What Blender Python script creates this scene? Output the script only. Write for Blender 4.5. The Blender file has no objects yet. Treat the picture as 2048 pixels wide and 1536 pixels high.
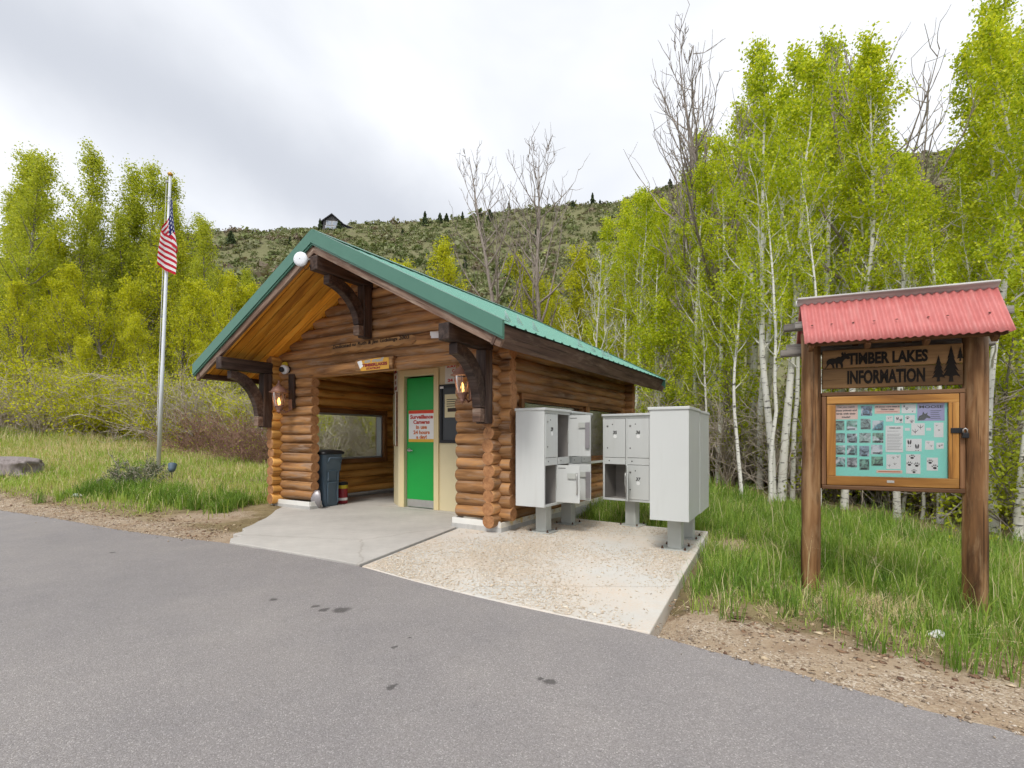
import bpy, bmesh, math, random
import numpy as np
from mathutils import Vector, Matrix
R = math.radians
random.seed(7)
RNG = np.random.default_rng(11)
sc = bpy.context.scene
COL = sc.collection

# ------------------------------------------------------------------ camera
cam_d = bpy.data.cameras.new('camera'); cam = bpy.data.objects.new('camera', cam_d); COL.objects.link(cam)
cam.location = (0, 0, 1.2); cam.rotation_euler = (R(90), 0, 0)
cam_d.sensor_width = 36; cam_d.lens = 36 * 1020 / 2048; cam_d.shift_y = 107 / 2048
cam_d.clip_start = 0.05; cam_d.clip_end = 2000
sc.camera = cam
# ------------------------------------------------------------------ world: overcast sky
SUN_EL, SUN_AZ = R(52), R(200)       # azimuth clockwise from +Y
w = bpy.data.worlds.new('World'); sc.world = w; w.use_nodes = True
nt = w.node_tree; nt.nodes.clear()
def wn(t, **k):
    n = nt.nodes.new(t)
    for a, b in k.items(): setattr(n, a, b)
    return n
def wm(op, a, b=None, c=None, clamp=False):
    n = wn('ShaderNodeMath', operation=op, use_clamp=clamp)
    for i, q in enumerate((a, b, c)):
        if q is None: continue
        if isinstance(q, (int, float)): n.inputs[i].default_value = q
        else: nt.links.new(q, n.inputs[i])
    return n.outputs[0]
sky = wn('ShaderNodeTexSky', sky_type='NISHITA', sun_disc=False, sun_elevation=SUN_EL, sun_rotation=SUN_AZ)
tc = wn('ShaderNodeTexCoord')
nrm = wn('ShaderNodeVectorMath', operation='NORMALIZE'); nt.links.new(tc.outputs['Generated'], nrm.inputs[0])
noi = wn('ShaderNodeTexNoise'); noi.inputs['Scale'].default_value = 1.7; noi.inputs['Detail'].default_value = 5
noi.inputs['Roughness'].default_value = .5; noi.inputs['Distortion'].default_value = .4
mp = wn('ShaderNodeMapping'); mp.inputs['Scale'].default_value = (1, 1, 1.8); mp.inputs['Location'].default_value = (.4, 2.1, .3)
nt.links.new(nrm.outputs[0], mp.inputs[0]); nt.links.new(mp.outputs[0], noi.inputs['Vector'])
# a long darker cloud bank crossing the sky (a great circle, broken up by the noise)
d1 = Vector((-1.004, 1, .84)); d2 = Vector((-.37, 1, .49)); bn = d1.cross(d2).normalized()
dot = wn('ShaderNodeVectorMath', operation='DOT_PRODUCT'); nt.links.new(nrm.outputs[0], dot.inputs[0]); dot.inputs[1].default_value = bn
noi2 = wn('ShaderNodeTexNoise'); noi2.inputs['Scale'].default_value = 3.2; noi2.inputs['Detail'].default_value = 6; noi2.inputs['Roughness'].default_value = .55
nt.links.new(nrm.outputs[0], noi2.inputs['Vector'])
off = wm('MULTIPLY', wm('SUBTRACT', noi2.outputs['Fac'], .5), .16)
dist = wm('ADD', dot.outputs['Value'], off)
band = wm('SUBTRACT', 1, wm('DIVIDE', wm('ABSOLUTE', dist), .13), clamp=True)
band = wm('SMOOTH_MIN', band, .8, .3)
bank = wm('MULTIPLY', band, wm('ADD', .35, noi.outputs['Fac'], clamp=True))
ramp = wn('ShaderNodeValToRGB'); nt.links.new(noi.outputs['Fac'], ramp.inputs[0])
ramp.color_ramp.elements[0].position = .30; ramp.color_ramp.elements[0].color = (.50, .52, .56, 1)
ramp.color_ramp.elements[1].position = .66; ramp.color_ramp.elements[1].color = (.70, .71, .73, 1)
mixb = wn('ShaderNodeMixRGB'); mixb.inputs[2].default_value = (.355, .375, .42, 1)
nt.links.new(bank, mixb.inputs[0]); nt.links.new(ramp.outputs[0], mixb.inputs[1])
# cloud cover is nearly complete: a little of the clear sky shows through
skym = wn('ShaderNodeVectorMath', operation='SCALE'); skym.inputs['Scale'].default_value = .1; nt.links.new(sky.outputs[0], skym.inputs[0])
mixs = wn('ShaderNodeMixRGB'); mixs.inputs[0].default_value = .93
nt.links.new(skym.outputs[0], mixs.inputs[1]); nt.links.new(mixb.outputs[0], mixs.inputs[2])
bg = wn('ShaderNodeBackground'); bg.inputs['Strength'].default_value = 1.0
out = wn('ShaderNodeOutputWorld'); nt.links.new(mixs.outputs[0], bg.inputs[0]); nt.links.new(bg.outputs[0], out.inputs[0])
# ------------------------------------------------------------------ sun (veiled)
sd = bpy.data.lights.new('sun', 'SUN'); sd.energy = 1.5; sd.angle = R(14); sd.color = (1, .965, .91)
sun = bpy.data.objects.new('sun', sd); COL.objects.link(sun)
sdir = Vector((math.sin(SUN_AZ) * math.cos(SUN_EL), math.cos(SUN_AZ) * math.cos(SUN_EL), math.sin(SUN_EL)))
sun.rotation_euler = (-sdir).to_track_quat('-Z', 'Y').to_euler()
# ------------------------------------------------------------------ exposure / render
vs = sc.view_settings; vs.view_transform = 'Standard'; vs.look = 'None'; vs.gamma = 1; vs.exposure = .72; vs.use_curve_mapping = False
cy = sc.cycles; cy.max_bounces = 5; cy.diffuse_bounces = 4; cy.glossy_bounces = 2; cy.transmission_bounces = 4; cy.transparent_max_bounces = 8
cy.caustics_reflective = False; cy.caustics_refractive = False; cy.use_adaptive_sampling = True; cy.adaptive_threshold = .03
cy.use_denoising = True
try: cy.denoiser = 'OPENIMAGEDENOISE'; cy.denoising_prefilter = 'ACCURATE'; cy.denoising_input_passes = 'RGB_ALBEDO_NORMAL'
except Exception: pass
cy.sample_clamp_indirect = 6

# ================================================================== helpers
class MB:
    def __init__(s): s.v = []; s.f = []; s.m = []
    def quad(s, a, b, c, d, mi=0):
        n = len(s.v); s.v += [a, b, c, d]; s.f.append((n, n+1, n+2, n+3)); s.m.append(mi)
    def box(s, x0, x1, y0, y1, z0, z1, mi=0):
        n = len(s.v)
        s.v += [(x0,y0,z0),(x1,y0,z0),(x1,y1,z0),(x0,y1,z0),(x0,y0,z1),(x1,y0,z1),(x1,y1,z1),(x0,y1,z1)]
        for q in ((0,3,2,1),(4,5,6,7),(0,1,5,4),(1,2,6,5),(2,3,7,6),(3,0,4,7)):
            s.f.append(tuple(n+i for i in q)); s.m.append(mi)
        return s
    def tube(s, pts, rad, sides=8, caps=True, mi=0, mcap=None, wob=0, seed=0):
        pts = [Vector(p) for p in pts]; n0 = len(s.v); rr = random.Random(seed)
        if not hasattr(rad, '__len__'): rad = [rad] * len(pts)
        prev = None
        for i, p in enumerate(pts):
            t = (pts[min(i+1, len(pts)-1)] - pts[max(i-1, 0)]).normalized()
            if prev is None:
                u = t.orthogonal().normalized()
            else:
                u = (prev - t * prev.dot(t));  u = u.normalized() if u.length > 1e-6 else t.orthogonal().normalized()
            prev = u; v = t.cross(u)
            for k in range(sides):
                a = 2 * math.pi * k / sides; r = rad[i] * (1 + wob * rr.uniform(-1, 1))
                s.v.append(tuple(p + u * math.cos(a) * r + v * math.sin(a) * r))
        for i in range(len(pts) - 1):
            for k in range(sides):
                a = n0 + i * sides + k; b = n0 + i * sides + (k + 1) % sides
                s.f.append((a, b, b + sides, a + sides)); s.m.append(mi)
        if caps:
            mc = mi if mcap is None else mcap
            s.f.append(tuple(n0 + k for k in reversed(range(sides)))); s.m.append(mc)
            e = n0 + (len(pts) - 1) * sides
            s.f.append(tuple(e + k for k in range(sides))); s.m.append(mc)
        return s
    def prism(s, poly, fn, d0, d1, mi=0):
        """poly: 2-D outline (counter-clockwise); fn(p, d) -> 3-D"""
        n = len(s.v); k = len(poly)
        s.v += [fn(p, d0) for p in poly] + [fn(p, d1) for p in poly]
        s.f.append(tuple(n + i for i in reversed(range(k)))); s.m.append(mi)
        s.f.append(tuple(n + k + i for i in range(k))); s.m.append(mi)
        for i in range(k):
            j = (i + 1) % k; s.f.append((n + i, n + j, n + k + j, n + k + i)); s.m.append(mi)
        return s
    def lathe(s, prof, segs=20, c=(0,0,0), mi=0):
        n0 = len(s.v)
        for r, z in prof:
            for k in range(segs):
                a = 2 * math.pi * k / segs; s.v.append((c[0] + r * math.cos(a), c[1] + r * math.sin(a), c[2] + z))
        for i in range(len(prof) - 1):
            for k in range(segs):
                a = n0 + i * segs + k; b = n0 + i * segs + (k + 1) % segs
                s.f.append((a, b, b + segs, a + segs)); s.m.append(mi)
        return s
    def build(s, name, mats, parent=None, smooth=False, bevel=0, loc=None, mat4=None):
        me = bpy.data.meshes.new(name); me.from_pydata([tuple(p) for p in s.v], [], s.f)
        if not isinstance(mats, (list, tuple)): mats = [mats]
        for m in mats: me.materials.append(m)
        if len(mats) > 1: me.polygons.foreach_set('material_index', s.m)
        if smooth: me.polygons.foreach_set('use_smooth', [len(f) <= 4 for f in s.f])
        me.update()
        return link(name, me, parent, bevel, loc, mat4)
def link(name, me, parent=None, bevel=0, loc=None, mat4=None):
    o = bpy.data.objects.new(name, me); COL.objects.link(o)
    if parent is not None: o.parent = parent
    if mat4 is not None: o.matrix_local = mat4
    if loc is not None: o.location = loc
    if bevel:
        b = o.modifiers.new('bevel', 'BEVEL'); b.width = bevel; b.segments = 2; b.limit_method = 'ANGLE'; b.harden_normals = False
    return o
def tag(o, label=None, cat=None, group=None, kind=None):
    if label: o['label'] = label
    if cat: o['category'] = cat
    if group: o['group'] = group
    if kind: o['kind'] = kind
    return o
def thing(name, label, cat, loc=(0,0,0), rz=0, group=None):
    o = bpy.data.objects.new(name, None); COL.objects.link(o); o.empty_display_size = .2
    o.location = loc; o.rotation_euler = (0, 0, rz)
    return tag(o, label, cat, group)
def copy_tree(o, parent=None):
    c = o.copy(); COL.objects.link(c)
    if parent is not None:
        c.parent = parent
    for ch in o.children: copy_tree(ch, c)
    return c
def frame(p0, p1, up=(0,0,1)):
    p0 = Vector(p0); x = (Vector(p1) - p0); L = x.length; x.normalize()
    up = Vector(up); y = up.cross(x)
    if y.length < 1e-4: y = Vector((0,1,0)).cross(x)
    y.normalize(); z = x.cross(y)
    m = Matrix((x, y, z)).transposed().to_4x4(); m.translation = p0
    return m, L
def beam(name, p0, p1, wd, ht, mat, parent=None, up=(0,0,1), bevel=.006, rough=0, seed=0):
    """timber whose own X runs along it, so that the grain does too"""
    m, L = frame(p0, p1, up); b = MB(); n = max(1, int(L / .35)) if rough else 1; rr = random.Random(seed)
    if not rough:
        b.box(0, L, -wd/2, wd/2, -ht/2, ht/2)
    else:
        for i in range(n + 1):
            x = L * i / n; dy = rr.uniform(-1, 1) * rough; dz = rr.uniform(-1, 1) * rough
            b.v += [(x,-wd/2+dy,-ht/2+dz),(x,wd/2+dy,-ht/2+dz*.5),(x,wd/2+dy,ht/2+dz),(x,-wd/2+dy,ht/2+dz*.6)]
        for i in range(n):
            for k in range(4):
                a = i*4+k; c = i*4+(k+1) % 4; b.f.append((a, a+4, c+4, c)); b.m.append(0)
        b.f.append((0,1,2,3)); b.f.append((n*4+3,n*4+2,n*4+1,n*4)); b.m += [0,0]
    return b.build(name, mat, parent, bevel=bevel, mat4=m)
_tc = {}
def text_mesh(s, size, bold=0.0, sx=1.0, shear=0, spacing=1.0, align='CENTER'):
    c = bpy.data.curves.new('lettering', 'FONT'); c.body = s; c.size = size; c.align_x = align; c.align_y = 'CENTER'
    c.offset = bold; c.shear = shear; c.space_character = spacing; c.resolution_u = 3; c.extrude = .0006
    o = bpy.data.objects.new('lettering', c)
    me = bpy.data.meshes.new_from_object(o); bpy.data.objects.remove(o); bpy.data.curves.remove(c)
    if sx != 1: me.transform(Matrix.Diagonal((sx, 1, 1, 1)))
    return me
def lettering(s, size, mat, parent, mat4, bold=0.0, sx=1.0, shear=0, name='lettering', spacing=1.0, align='CENTER', fit=None):
    me = text_mesh(s, size, bold, sx, shear, spacing, align)
    if fit:
        xs_ = [v.co.x for v in me.vertices]; ys_ = [v.co.y for v in me.vertices]
        me.transform(Matrix.Diagonal((fit[0] / (max(xs_) - min(xs_)), fit[1] / (max(ys_) - min(ys_)), 1, 1)) @ Matrix.Translation((-(max(xs_) + min(xs_)) / 2, -(max(ys_) + min(ys_)) / 2, 0)))
    me.materials.clear(); me.materials.append(mat); me.name = name
    return link(name, me, parent, mat4=mat4)
def facing(x, y, z, rz=0, tilt=0):
    """text plane standing upright, reading towards -Y of the parent, turned by rz"""
    return Matrix.Translation((x, y, z)) @ Matrix.Rotation(rz, 4, 'Z') @ Matrix.Rotation(R(90) + tilt, 4, 'X')
def np_mesh(name, V, F, mat, attrs=None, smooth=False):
    me = bpy.data.meshes.new(name); V = np.asarray(V, np.float32); F = np.asarray(F, np.int32); k = F.shape[1]
    me.vertices.add(len(V)); me.vertices.foreach_set('co', V.ravel())
    me.loops.add(F.size); me.loops.foreach_set('vertex_index', F.ravel())
    me.polygons.add(len(F)); me.polygons.foreach_set('loop_start', np.arange(0, F.size, k, dtype=np.int32))
    me.polygons.foreach_set('loop_total', np.full(len(F), k, np.int32))
    if smooth: me.polygons.foreach_set('use_smooth', np.ones(len(F), bool))
    for n, a in (attrs or {}).items():
        at = me.attributes.new(n, 'FLOAT', 'POINT'); at.data.foreach_set('value', np.asarray(a, np.float32))
    me.update(calc_edges=True); me.validate()
    for m in (mat if isinstance(mat, (list, tuple)) else [mat]): me.materials.append(m)
    return me

# ================================================================== materials
class NT:
    def __init__(s, name):
        s.m = bpy.data.materials.new(name); s.m.use_nodes = True; s.t = s.m.node_tree; s.t.nodes.clear()
        s.out = s.n('ShaderNodeOutputMaterial')
    def n(s, t, **k):
        n = s.t.nodes.new(t)
        for a, b in k.items(): setattr(n, a, b)
        return n
    def put(s, inp, v):
        if v is None: return
        if hasattr(v, 'is_output') or isinstance(v, bpy.types.NodeSocket): s.t.links.new(v, inp)
        else:
            if isinstance(v, (tuple, list)) and len(v) == 3 and inp.type == 'RGBA': v = (*v, 1)
            inp.default_value = v
    def math(s, op, a, b=None, c=None, clamp=False):
        n = s.n('ShaderNodeMath', operation=op, use_clamp=clamp)
        for i, q in enumerate((a, b, c)): s.put(n.inputs[i], q)
        return n.outputs[0]
    def mix(s, f, a, b, blend='MIX'):
        n = s.n('ShaderNodeMixRGB', blend_type=blend); s.put(n.inputs[0], f); s.put(n.inputs[1], a); s.put(n.inputs[2], b); return n.outputs[0]
    def ramp(s, f, stops, interp='LINEAR'):
        n = s.n('ShaderNodeValToRGB'); s.put(n.inputs[0], f); e = n.color_ramp.elements; n.color_ramp.interpolation = interp
        while len(e) < len(stops): e.new(.5)
        for q, (p, c) in zip(e, stops):
            q.position = p; q.color = (*c, 1) if not isinstance(c, (int, float)) else (c, c, c, 1)
        return n.outputs[0]
    def coord(s, kind='Object', scale=(1,1,1), loc=(0,0,0), rot=(0,0,0), rnd=0):
        t = s.n('ShaderNodeTexCoord'); v = t.outputs[kind]
        if rnd:
            oi = s.n('ShaderNodeObjectInfo'); k = s.math('MULTIPLY', oi.outputs['Random'], rnd)
            cb = s.n('ShaderNodeCombineXYZ'); s.put(cb.inputs[0], k); s.put(cb.inputs[1], k); s.put(cb.inputs[2], k)
            ad = s.n('ShaderNodeVectorMath', operation='ADD'); s.put(ad.inputs[0], v); s.put(ad.inputs[1], cb.outputs[0]); v = ad.outputs[0]
        m = s.n('ShaderNodeMapping'); s.put(m.inputs[0], v); m.inputs['Scale'].default_value = scale; m.inputs['Location'].default_value = loc; m.inputs['Rotation'].default_value = rot
        return m.outputs[0]
    def noise(s, vec, scale, detail=4, rough=.55, dist=0, col=False):
        n = s.n('ShaderNodeTexNoise'); s.put(n.inputs['Vector'], vec); n.inputs['Scale'].default_value = scale
        n.inputs['Detail'].default_value = detail; n.inputs['Roughness'].default_value = rough; n.inputs['Distortion'].default_value = dist
        return n.outputs['Color'] if col else n.outputs['Fac']
    def voro(s, vec, scale, feat='F1', rnd=1, out='Distance'):
        n = s.n('ShaderNodeTexVoronoi', feature=feat); s.put(n.inputs['Vector'], vec); n.inputs['Scale'].default_value = scale; n.inputs['Randomness'].default_value = rnd
        return n.outputs[out]
    def attr(s, name):
        return s.n('ShaderNodeAttribute', attribute_name=name).outputs['Fac']
    def bump(s, h, strength=.3, dist=.01, normal=None):
        b = s.n('ShaderNodeBump'); b.inputs['Strength'].default_value = strength; b.inputs['Distance'].default_value = dist
        s.put(b.inputs['Height'], h); s.put(b.inputs['Normal'], normal) if normal is not None else None
        return b.outputs[0]
    def bsdf(s, col, rough=.7, normal=None, metal=0, spec=.35, emit=None, estr=0):
        p = s.n('ShaderNodeBsdfPrincipled'); s.put(p.inputs['Base Color'], col); s.put(p.inputs['Roughness'], rough)
        s.put(p.inputs['Metallic'], metal); s.put(p.inputs['Specular IOR Level'], spec)
        if normal is not None: s.put(p.inputs['Normal'], normal)
        if emit: s.put(p.inputs['Emission Color'], emit); p.inputs['Emission Strength'].default_value = estr
        s.p = p; return p.outputs[0]
    def done(s, sh):
        s.t.links.new(sh, s.out.inputs['Surface']); return s.m
def plain(name, col, rough=.6, metal=0, spec=.35, var=.06, scale=6, bump=.05):
    t = NT(name); v = t.coord(rnd=30); n = t.noise(v, scale, 5)
    c = t.mix(n, tuple(x * (1 - var) for x in col), tuple(min(1, x * (1 + var)) for x in col))
    return t.done(t.bsdf(c, t.math('ADD', rough - .06, t.math('MULTIPLY', n, .12)), t.bump(t.noise(v, scale * 25, 2), bump, .002), metal, spec))
def wood(name, dark, mid, light, gx=1.2, gy=26, rough=.6, bump=.35, knots=True, spec=.3, wear=None, wearamt=.5):
    t = NT(name); v = t.coord(scale=(gx, gy, gy), rnd=40); v2 = t.coord(scale=(.9, 3.5, 3.5), rnd=40)
    g = t.noise(v, 1.0, 6, .6, .6); big = t.noise(v2, 1.3, 3, .5, .3)
    f = t.math('ADD', t.math('MULTIPLY', g, .6), t.math('MULTIPLY', big, .4))
    c = t.ramp(f, [(.38, dark), (.5, mid), (.62, light)])
    oi = t.n('ShaderNodeObjectInfo')
    hv = t.n('ShaderNodeHueSaturation'); t.put(hv.inputs['Color'], c); t.put(hv.inputs['Value'], t.math('ADD', .70, t.math('MULTIPLY', oi.outputs['Random'], .60))); c = hv.outputs[0]
    crack = t.ramp(t.noise(t.coord(scale=(.7, 34, 34), rnd=60), 1.2, 3, .5, .2), [(.33, 1), (.38, 0)])
    c = t.mix(t.math('MULTIPLY', crack, .7), c, tuple(x * .35 for x in dark))
    if knots:
        k = t.voro(t.coord(scale=(1.6, 5, 5), rnd=55), 1.1)
        kk = t.ramp(k, [(.05, 1), (.13, 0)]); c = t.mix(t.math('MULTIPLY', kk, .6), c, tuple(x * .6 for x in dark))
    if wear:
        wv = t.noise(t.coord(scale=(1.5, 9, 9), rnd=70), 1.6, 6, .65, .5)
        c = t.mix(t.math('MULTIPLY', t.ramp(wv, [(.48, 0), (.66, 1)]), wearamt), c, wear)
    h = t.math('SUBTRACT', g, crack)
    return t.done(t.bsdf(c, rough, t.bump(h, bump, .006), 0, spec))
M = {}
M['log'] = wood('stained_log', (.14, .064, .025), (.33, .165, .064), (.50, .265, .108), gx=.7, gy=9, rough=.58, spec=.22, wear=(.33, .235, .17), wearamt=.7)
M['log_in'] = wood('brightened_golden_log', (.28, .125, .025), (.56, .28, .07), (.72, .40, .12), gx=.7, gy=9, rough=.4, spec=.4)  # golden inner logs, albedo raised to stand in for lamplight in the alcove
M['soffit'] = wood('golden_pine_board', (.50, .19, .02), (.78, .33, .035), (.90, .45, .07), gx=.9, gy=13, rough=.40, bump=.12)
M['timber'] = wood('dark_timber', (.022, .013, .010), (.050, .029, .022), (.095, .06, .045), gx=1.1, gy=22, rough=.6, bump=.6, wear=(.17, .13, .11), wearamt=.25)
M['fascia'] = wood('brown_fascia', (.065, .036, .026), (.105, .06, .043), (.15, .092, .066), gx=.8, gy=16, rough=.65, bump=.4, wear=(.30, .22, .16), wearamt=.35)
M['rake'] = wood('weathered_rake_board', (.11, .06, .04), (.19, .115, .08), (.30, .20, .145), gx=.9, gy=18, rough=.7, bump=.5, wear=(.42, .34, .27), wearamt=.45)
M['trimwood'] = wood('window_trim_wood', (.12, .048, .016), (.22, .095, .032), (.30, .14, .05), gx=1.0, gy=18, rough=.5)
M['post'] = wood('kiosk_post_wood', (.085, .038, .014), (.27, .13, .05), (.48, .28, .13), gx=.8, gy=14, rough=.65, bump=.7, wear=(.40, .27, .15), wearamt=.4)
M['case'] = wood('honey_door_frame', (.15, .062, .014), (.29, .13, .028), (.41, .215, .06), gx=1.0, gy=16, rough=.5, bump=.2)
M['casedark'] = wood('kiosk_frame_wood', (.075, .032, .014), (.14, .065, .028), (.22, .115, .055), gx=1.0, gy=20, rough=.6)
M['signwood'] = wood('sign_plank', (.13, .065, .022), (.21, .11, .040), (.30, .165, .062), gx=1.2, gy=14, rough=.6)
M['grey_wood'] = wood('silvered_wood', (.24, .225, .21), (.40, .385, .365), (.55, .535, .51), gx=1.0, gy=24, rough=.8, bump=.6)
M['grey_end'] = wood('silvered_purlin', (.13, .115, .10), (.22, .20, .18), (.33, .31, .28), gx=1.0, gy=24, rough=.8, bump=.6)
t = NT('log_end_grain'); v = t.coord(scale=(1, 1, 1), rnd=0)
sp = t.n('ShaderNodeSeparateXYZ'); t.put(sp.inputs[0], v)
rad = t.math('SQRT', t.math('ADD', t.math('POWER', sp.outputs[1], 2), t.math('POWER', sp.outputs[2], 2)))
ring = t.math('SINE', t.math('MULTIPLY', t.math('ADD', rad, t.math('MULTIPLY', t.noise(v, 12, 3), .03)), 700))
nz = t.noise(t.coord(rnd=30), 18, 4)
c = t.ramp(t.math('ADD', t.math('MULTIPLY', ring, .1), nz), [(.25, (.22, .095, .038)), (.55, (.38, .18, .075)), (.8, (.46, .24, .11))])
ang = t.noise(t.coord(scale=(1, 30, 4), rnd=20), 1, 2)
c = t.mix(t.ramp(ang, [(.30, .6), (.35, 0)]), c, (.08, .035, .015))
M['logend'] = t.done(t.bsdf(c, .7, t.bump(nz, .3, .004)))
M['white'] = plain('white_paint', (.74, .73, .69), .5, var=.08)
t = NT('chipped_base_board'); n = t.noise(t.coord(scale=(2.2, 2.2, 2.2), rnd=20), 2.4, 6, .65)
c = t.mix(t.ramp(n, [(.5, 0), (.62, 1)]), (.70, .67, .60), (.66, .50, .20)); c = t.mix(t.ramp(t.noise(t.coord(scale=(3, 3, 12), rnd=9), 3, 5, .7), [(.58, 0), (.66, .7)]), c, (.38, .33, .27))
M['baseboard'] = t.done(t.bsdf(c, .6, t.bump(n, .2, .004)))
t = NT('teal_roof_metal'); n = t.noise(t.coord(scale=(3, .6, .6)), 1.4, 4)
c = t.mix(n, (.10, .29, .22), (.135, .345, .265)); M['roof'] = t.done(t.bsdf(c, t.math('ADD', .28, t.math('MULTIPLY', n, .15)), None, 0, .6))
t = NT('green_trim_metal'); n = t.noise(t.coord(scale=(2, 2, 2)), 2, 4); c = t.mix(n, (.058, .165, .118), (.078, .20, .145)); M['trim'] = t.done(t.bsdf(c, .4, None, 0, .5))
M['cream'] = plain('cream_wall_paint', (.66, .57, .36), .55, var=.05, scale=3)
M['creamtrim'] = plain('cream_trim_paint', (.70, .58, .33), .45, var=.04, scale=3)
M['green_door'] = plain('green_door_paint', (.012, .33, .055), .38, var=.10, scale=2.5)
M['steel'] = plain('scuffed_steel', (.50, .49, .47), .42, .75, var=.18, scale=9)
M['galv'] = plain('galvanised_grey', (.36, .36, .36), .5, .4, var=.12)
M['black'] = plain('black_plastic', (.012, .012, .014), .42, var=.2)
M['ink'] = plain('black_ink', (.018, .016, .015), .8, var=.1)
M['burnt'] = plain('burnt_lettering', (.014, .010, .007), .9, var=.2)
M['red_ink'] = plain('red_ink', (.50, .045, .03), .6)
M['orange_ink'] = plain('orange_red_ink', (.58, .15, .03), .6)
M['maroon_ink'] = plain('maroon_ink', (.22, .02, .02), .6)
M['yellow_band'] = plain('yellow_band', (.72, .42, .05), .5)
M['red_band'] = plain('red_band', (.62, .055, .02), .5)
M['paper'] = plain('white_paper', (.78, .78, .77), .6, var=.02)
M['peach'] = plain('peach_paper', (.80, .56, .47), .6, var=.02)
M['lilac'] = plain('lilac_paper', (.34, .33, .56), .6, var=.04)
M['teal_card'] = plain('turquoise_card', (.27, .78, .66), .6, var=.03)
M['mail'] = None
t = NT('mailbox_grey_paint'); v = t.coord(rnd=10); n = t.noise(v, 1.5, 5); st = t.noise(t.coord(scale=(9, 9, .8), rnd=10), 1.2, 5, .6)
c = t.mix(n, (.52, .535, .52), (.58, .59, .575)); c = t.mix(t.math('MULTIPLY', t.ramp(st, [(.52, 0), (.78, 1)]), .20), c, (.36, .35, .31))
M['mail'] = t.done(t.bsdf(c, .42, t.bump(t.noise(v, 160, 2), .05, .001), 0, .4))
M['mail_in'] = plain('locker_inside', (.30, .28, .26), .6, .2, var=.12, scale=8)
M['ped'] = plain('pedestal_grey', (.44, .45, .42), .5, var=.1, scale=5)
M['lock'] = plain('lock_metal', (.33, .31, .32), .4, .5, var=.1)
M['bolt'] = plain('rusty_bolt', (.10, .05, .03), .7, .3, var=.3)
M['bin'] = plain('blue_grey_plastic', (.085, .125, .165), .45, var=.12, scale=3)
M['red_can'] = plain('red_can', (.26, .02, .03), .4, var=.3, scale=14)
M['yellow_lid'] = plain('yellow_rim', (.55, .42, .03), .45)
M['copper'] = plain('copper_brown_metal', (.30, .165, .125), .5, .3, var=.18, scale=12)
M['pole'] = plain('silver_pole', (.66, .68, .71), .35, .35, var=.05)
M['gold'] = plain('gold_ball', (.55, .30, .05), .35, .6)
M['dish'] = plain('white_plastic', (.78, .80, .83), .35, var=.02)
t = NT('lit_bulb'); e = t.n('ShaderNodeEmission'); e.inputs[0].default_value = (1, .62, .16, 1); e.inputs[1].default_value = 3.2; M['bulb'] = t.done(e.outputs[0])
def glass(name, tint, refl, rough):
    t = NT(name); tr = t.n('ShaderNodeBsdfTransparent'); tr.inputs[0].default_value = (*tint, 1)
    gl = t.n('ShaderNodeBsdfGlossy'); gl.inputs['Roughness'].default_value = rough; gl.inputs[0].default_value = (1, 1, 1, 1)
    lw = t.n('ShaderNodeLayerWeight'); lw.inputs[0].default_value = .35
    f = t.math('ADD', refl, t.math('MULTIPLY', lw.outputs['Fresnel'], .45), clamp=True)
    mx = t.n('ShaderNodeMixShader'); t.put(mx.inputs[0], f); t.put(mx.inputs[1], tr.outputs[0]); t.put(mx.inputs[2], gl.outputs[0]); return t.done(mx.outputs[0])
M['glass'] = glass('window_glass', (.92, .95, .92), .03, .02)
M['glass_dark'] = glass('hazy_window_glass', (.40, .48, .44), .42, .12)
M['glass_case'] = glass('display_glass', (.98, .985, .985), .01, .05)
M['glass_lamp'] = glass('amber_lantern_glass', (.95, .84, .66), .12, .15)
M['snow'] = glass('clear_snow_guard', (.80, .86, .85), .30, .2)
M['notice_dark'] = plain('notice_board_backing', (.055, .06, .065), .5)

# concrete, asphalt, earth
def stains(t, pos, pts):
    f = None
    for (x, y, r) in pts:
        d = t.n('ShaderNodeVectorMath', operation='DISTANCE'); t.put(d.inputs[0], pos); d.inputs[1].default_value = (x, y, 0)
        q = t.math('SUBTRACT', 1, t.math('DIVIDE', d.outputs['Value'], r), clamp=True)
        f = q if f is None else t.math('MAXIMUM', f, q)
    return f
def flat_pos(t, warp=.05, ws=9):
    v = t.coord(scale=(1, 1, 0)); n = t.noise(v, ws, 4, .6, 0, True)
    sb = t.n('ShaderNodeVectorMath', operation='SUBTRACT'); t.put(sb.inputs[0], n); sb.inputs[1].default_value = (.5, .5, .5)
    s2 = t.n('ShaderNodeVectorMath', operation='SCALE'); t.put(s2.inputs[0], sb.outputs[0]); s2.inputs['Scale'].default_value = warp
    ad = t.n('ShaderNodeVectorMath', operation='ADD'); t.put(ad.inputs[0], v); t.put(ad.inputs[1], s2.outputs[0])
    fl = t.n('ShaderNodeVectorMath', operation='MULTIPLY'); t.put(fl.inputs[0], ad.outputs[0]); fl.inputs[1].default_value = (1, 1, 0)
    return v, fl.outputs[0]
t = NT('asphalt'); v, wp = flat_pos(t, .10, 14)
vc = t.voro(v, 210, out='Color'); vd = t.voro(v, 210)
sepc = t.n('ShaderNodeSeparateColor'); t.put(sepc.inputs[0], vc)
agg = t.ramp(sepc.outputs[0], [(.0, (.205, .193, .186)), (.55, (.255, .243, .236)), (.9, (.30, .288, .28)), (.98, (.40, .385, .37))])
big = t.noise(v, .35, 5, .6); med = t.noise(v, 2.6, 5, .65)
c = t.mix(t.ramp(t.math('ADD', t.math('MULTIPLY', big, .65), t.math('MULTIPLY', med, .35)), [(.36, 0), (.64, 1)]), t.mix(1, agg, (.86, .84, .86), 'MULTIPLY'), t.mix(1, agg, (1.12, 1.08, 1.06), 'MULTIPLY'))
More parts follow.
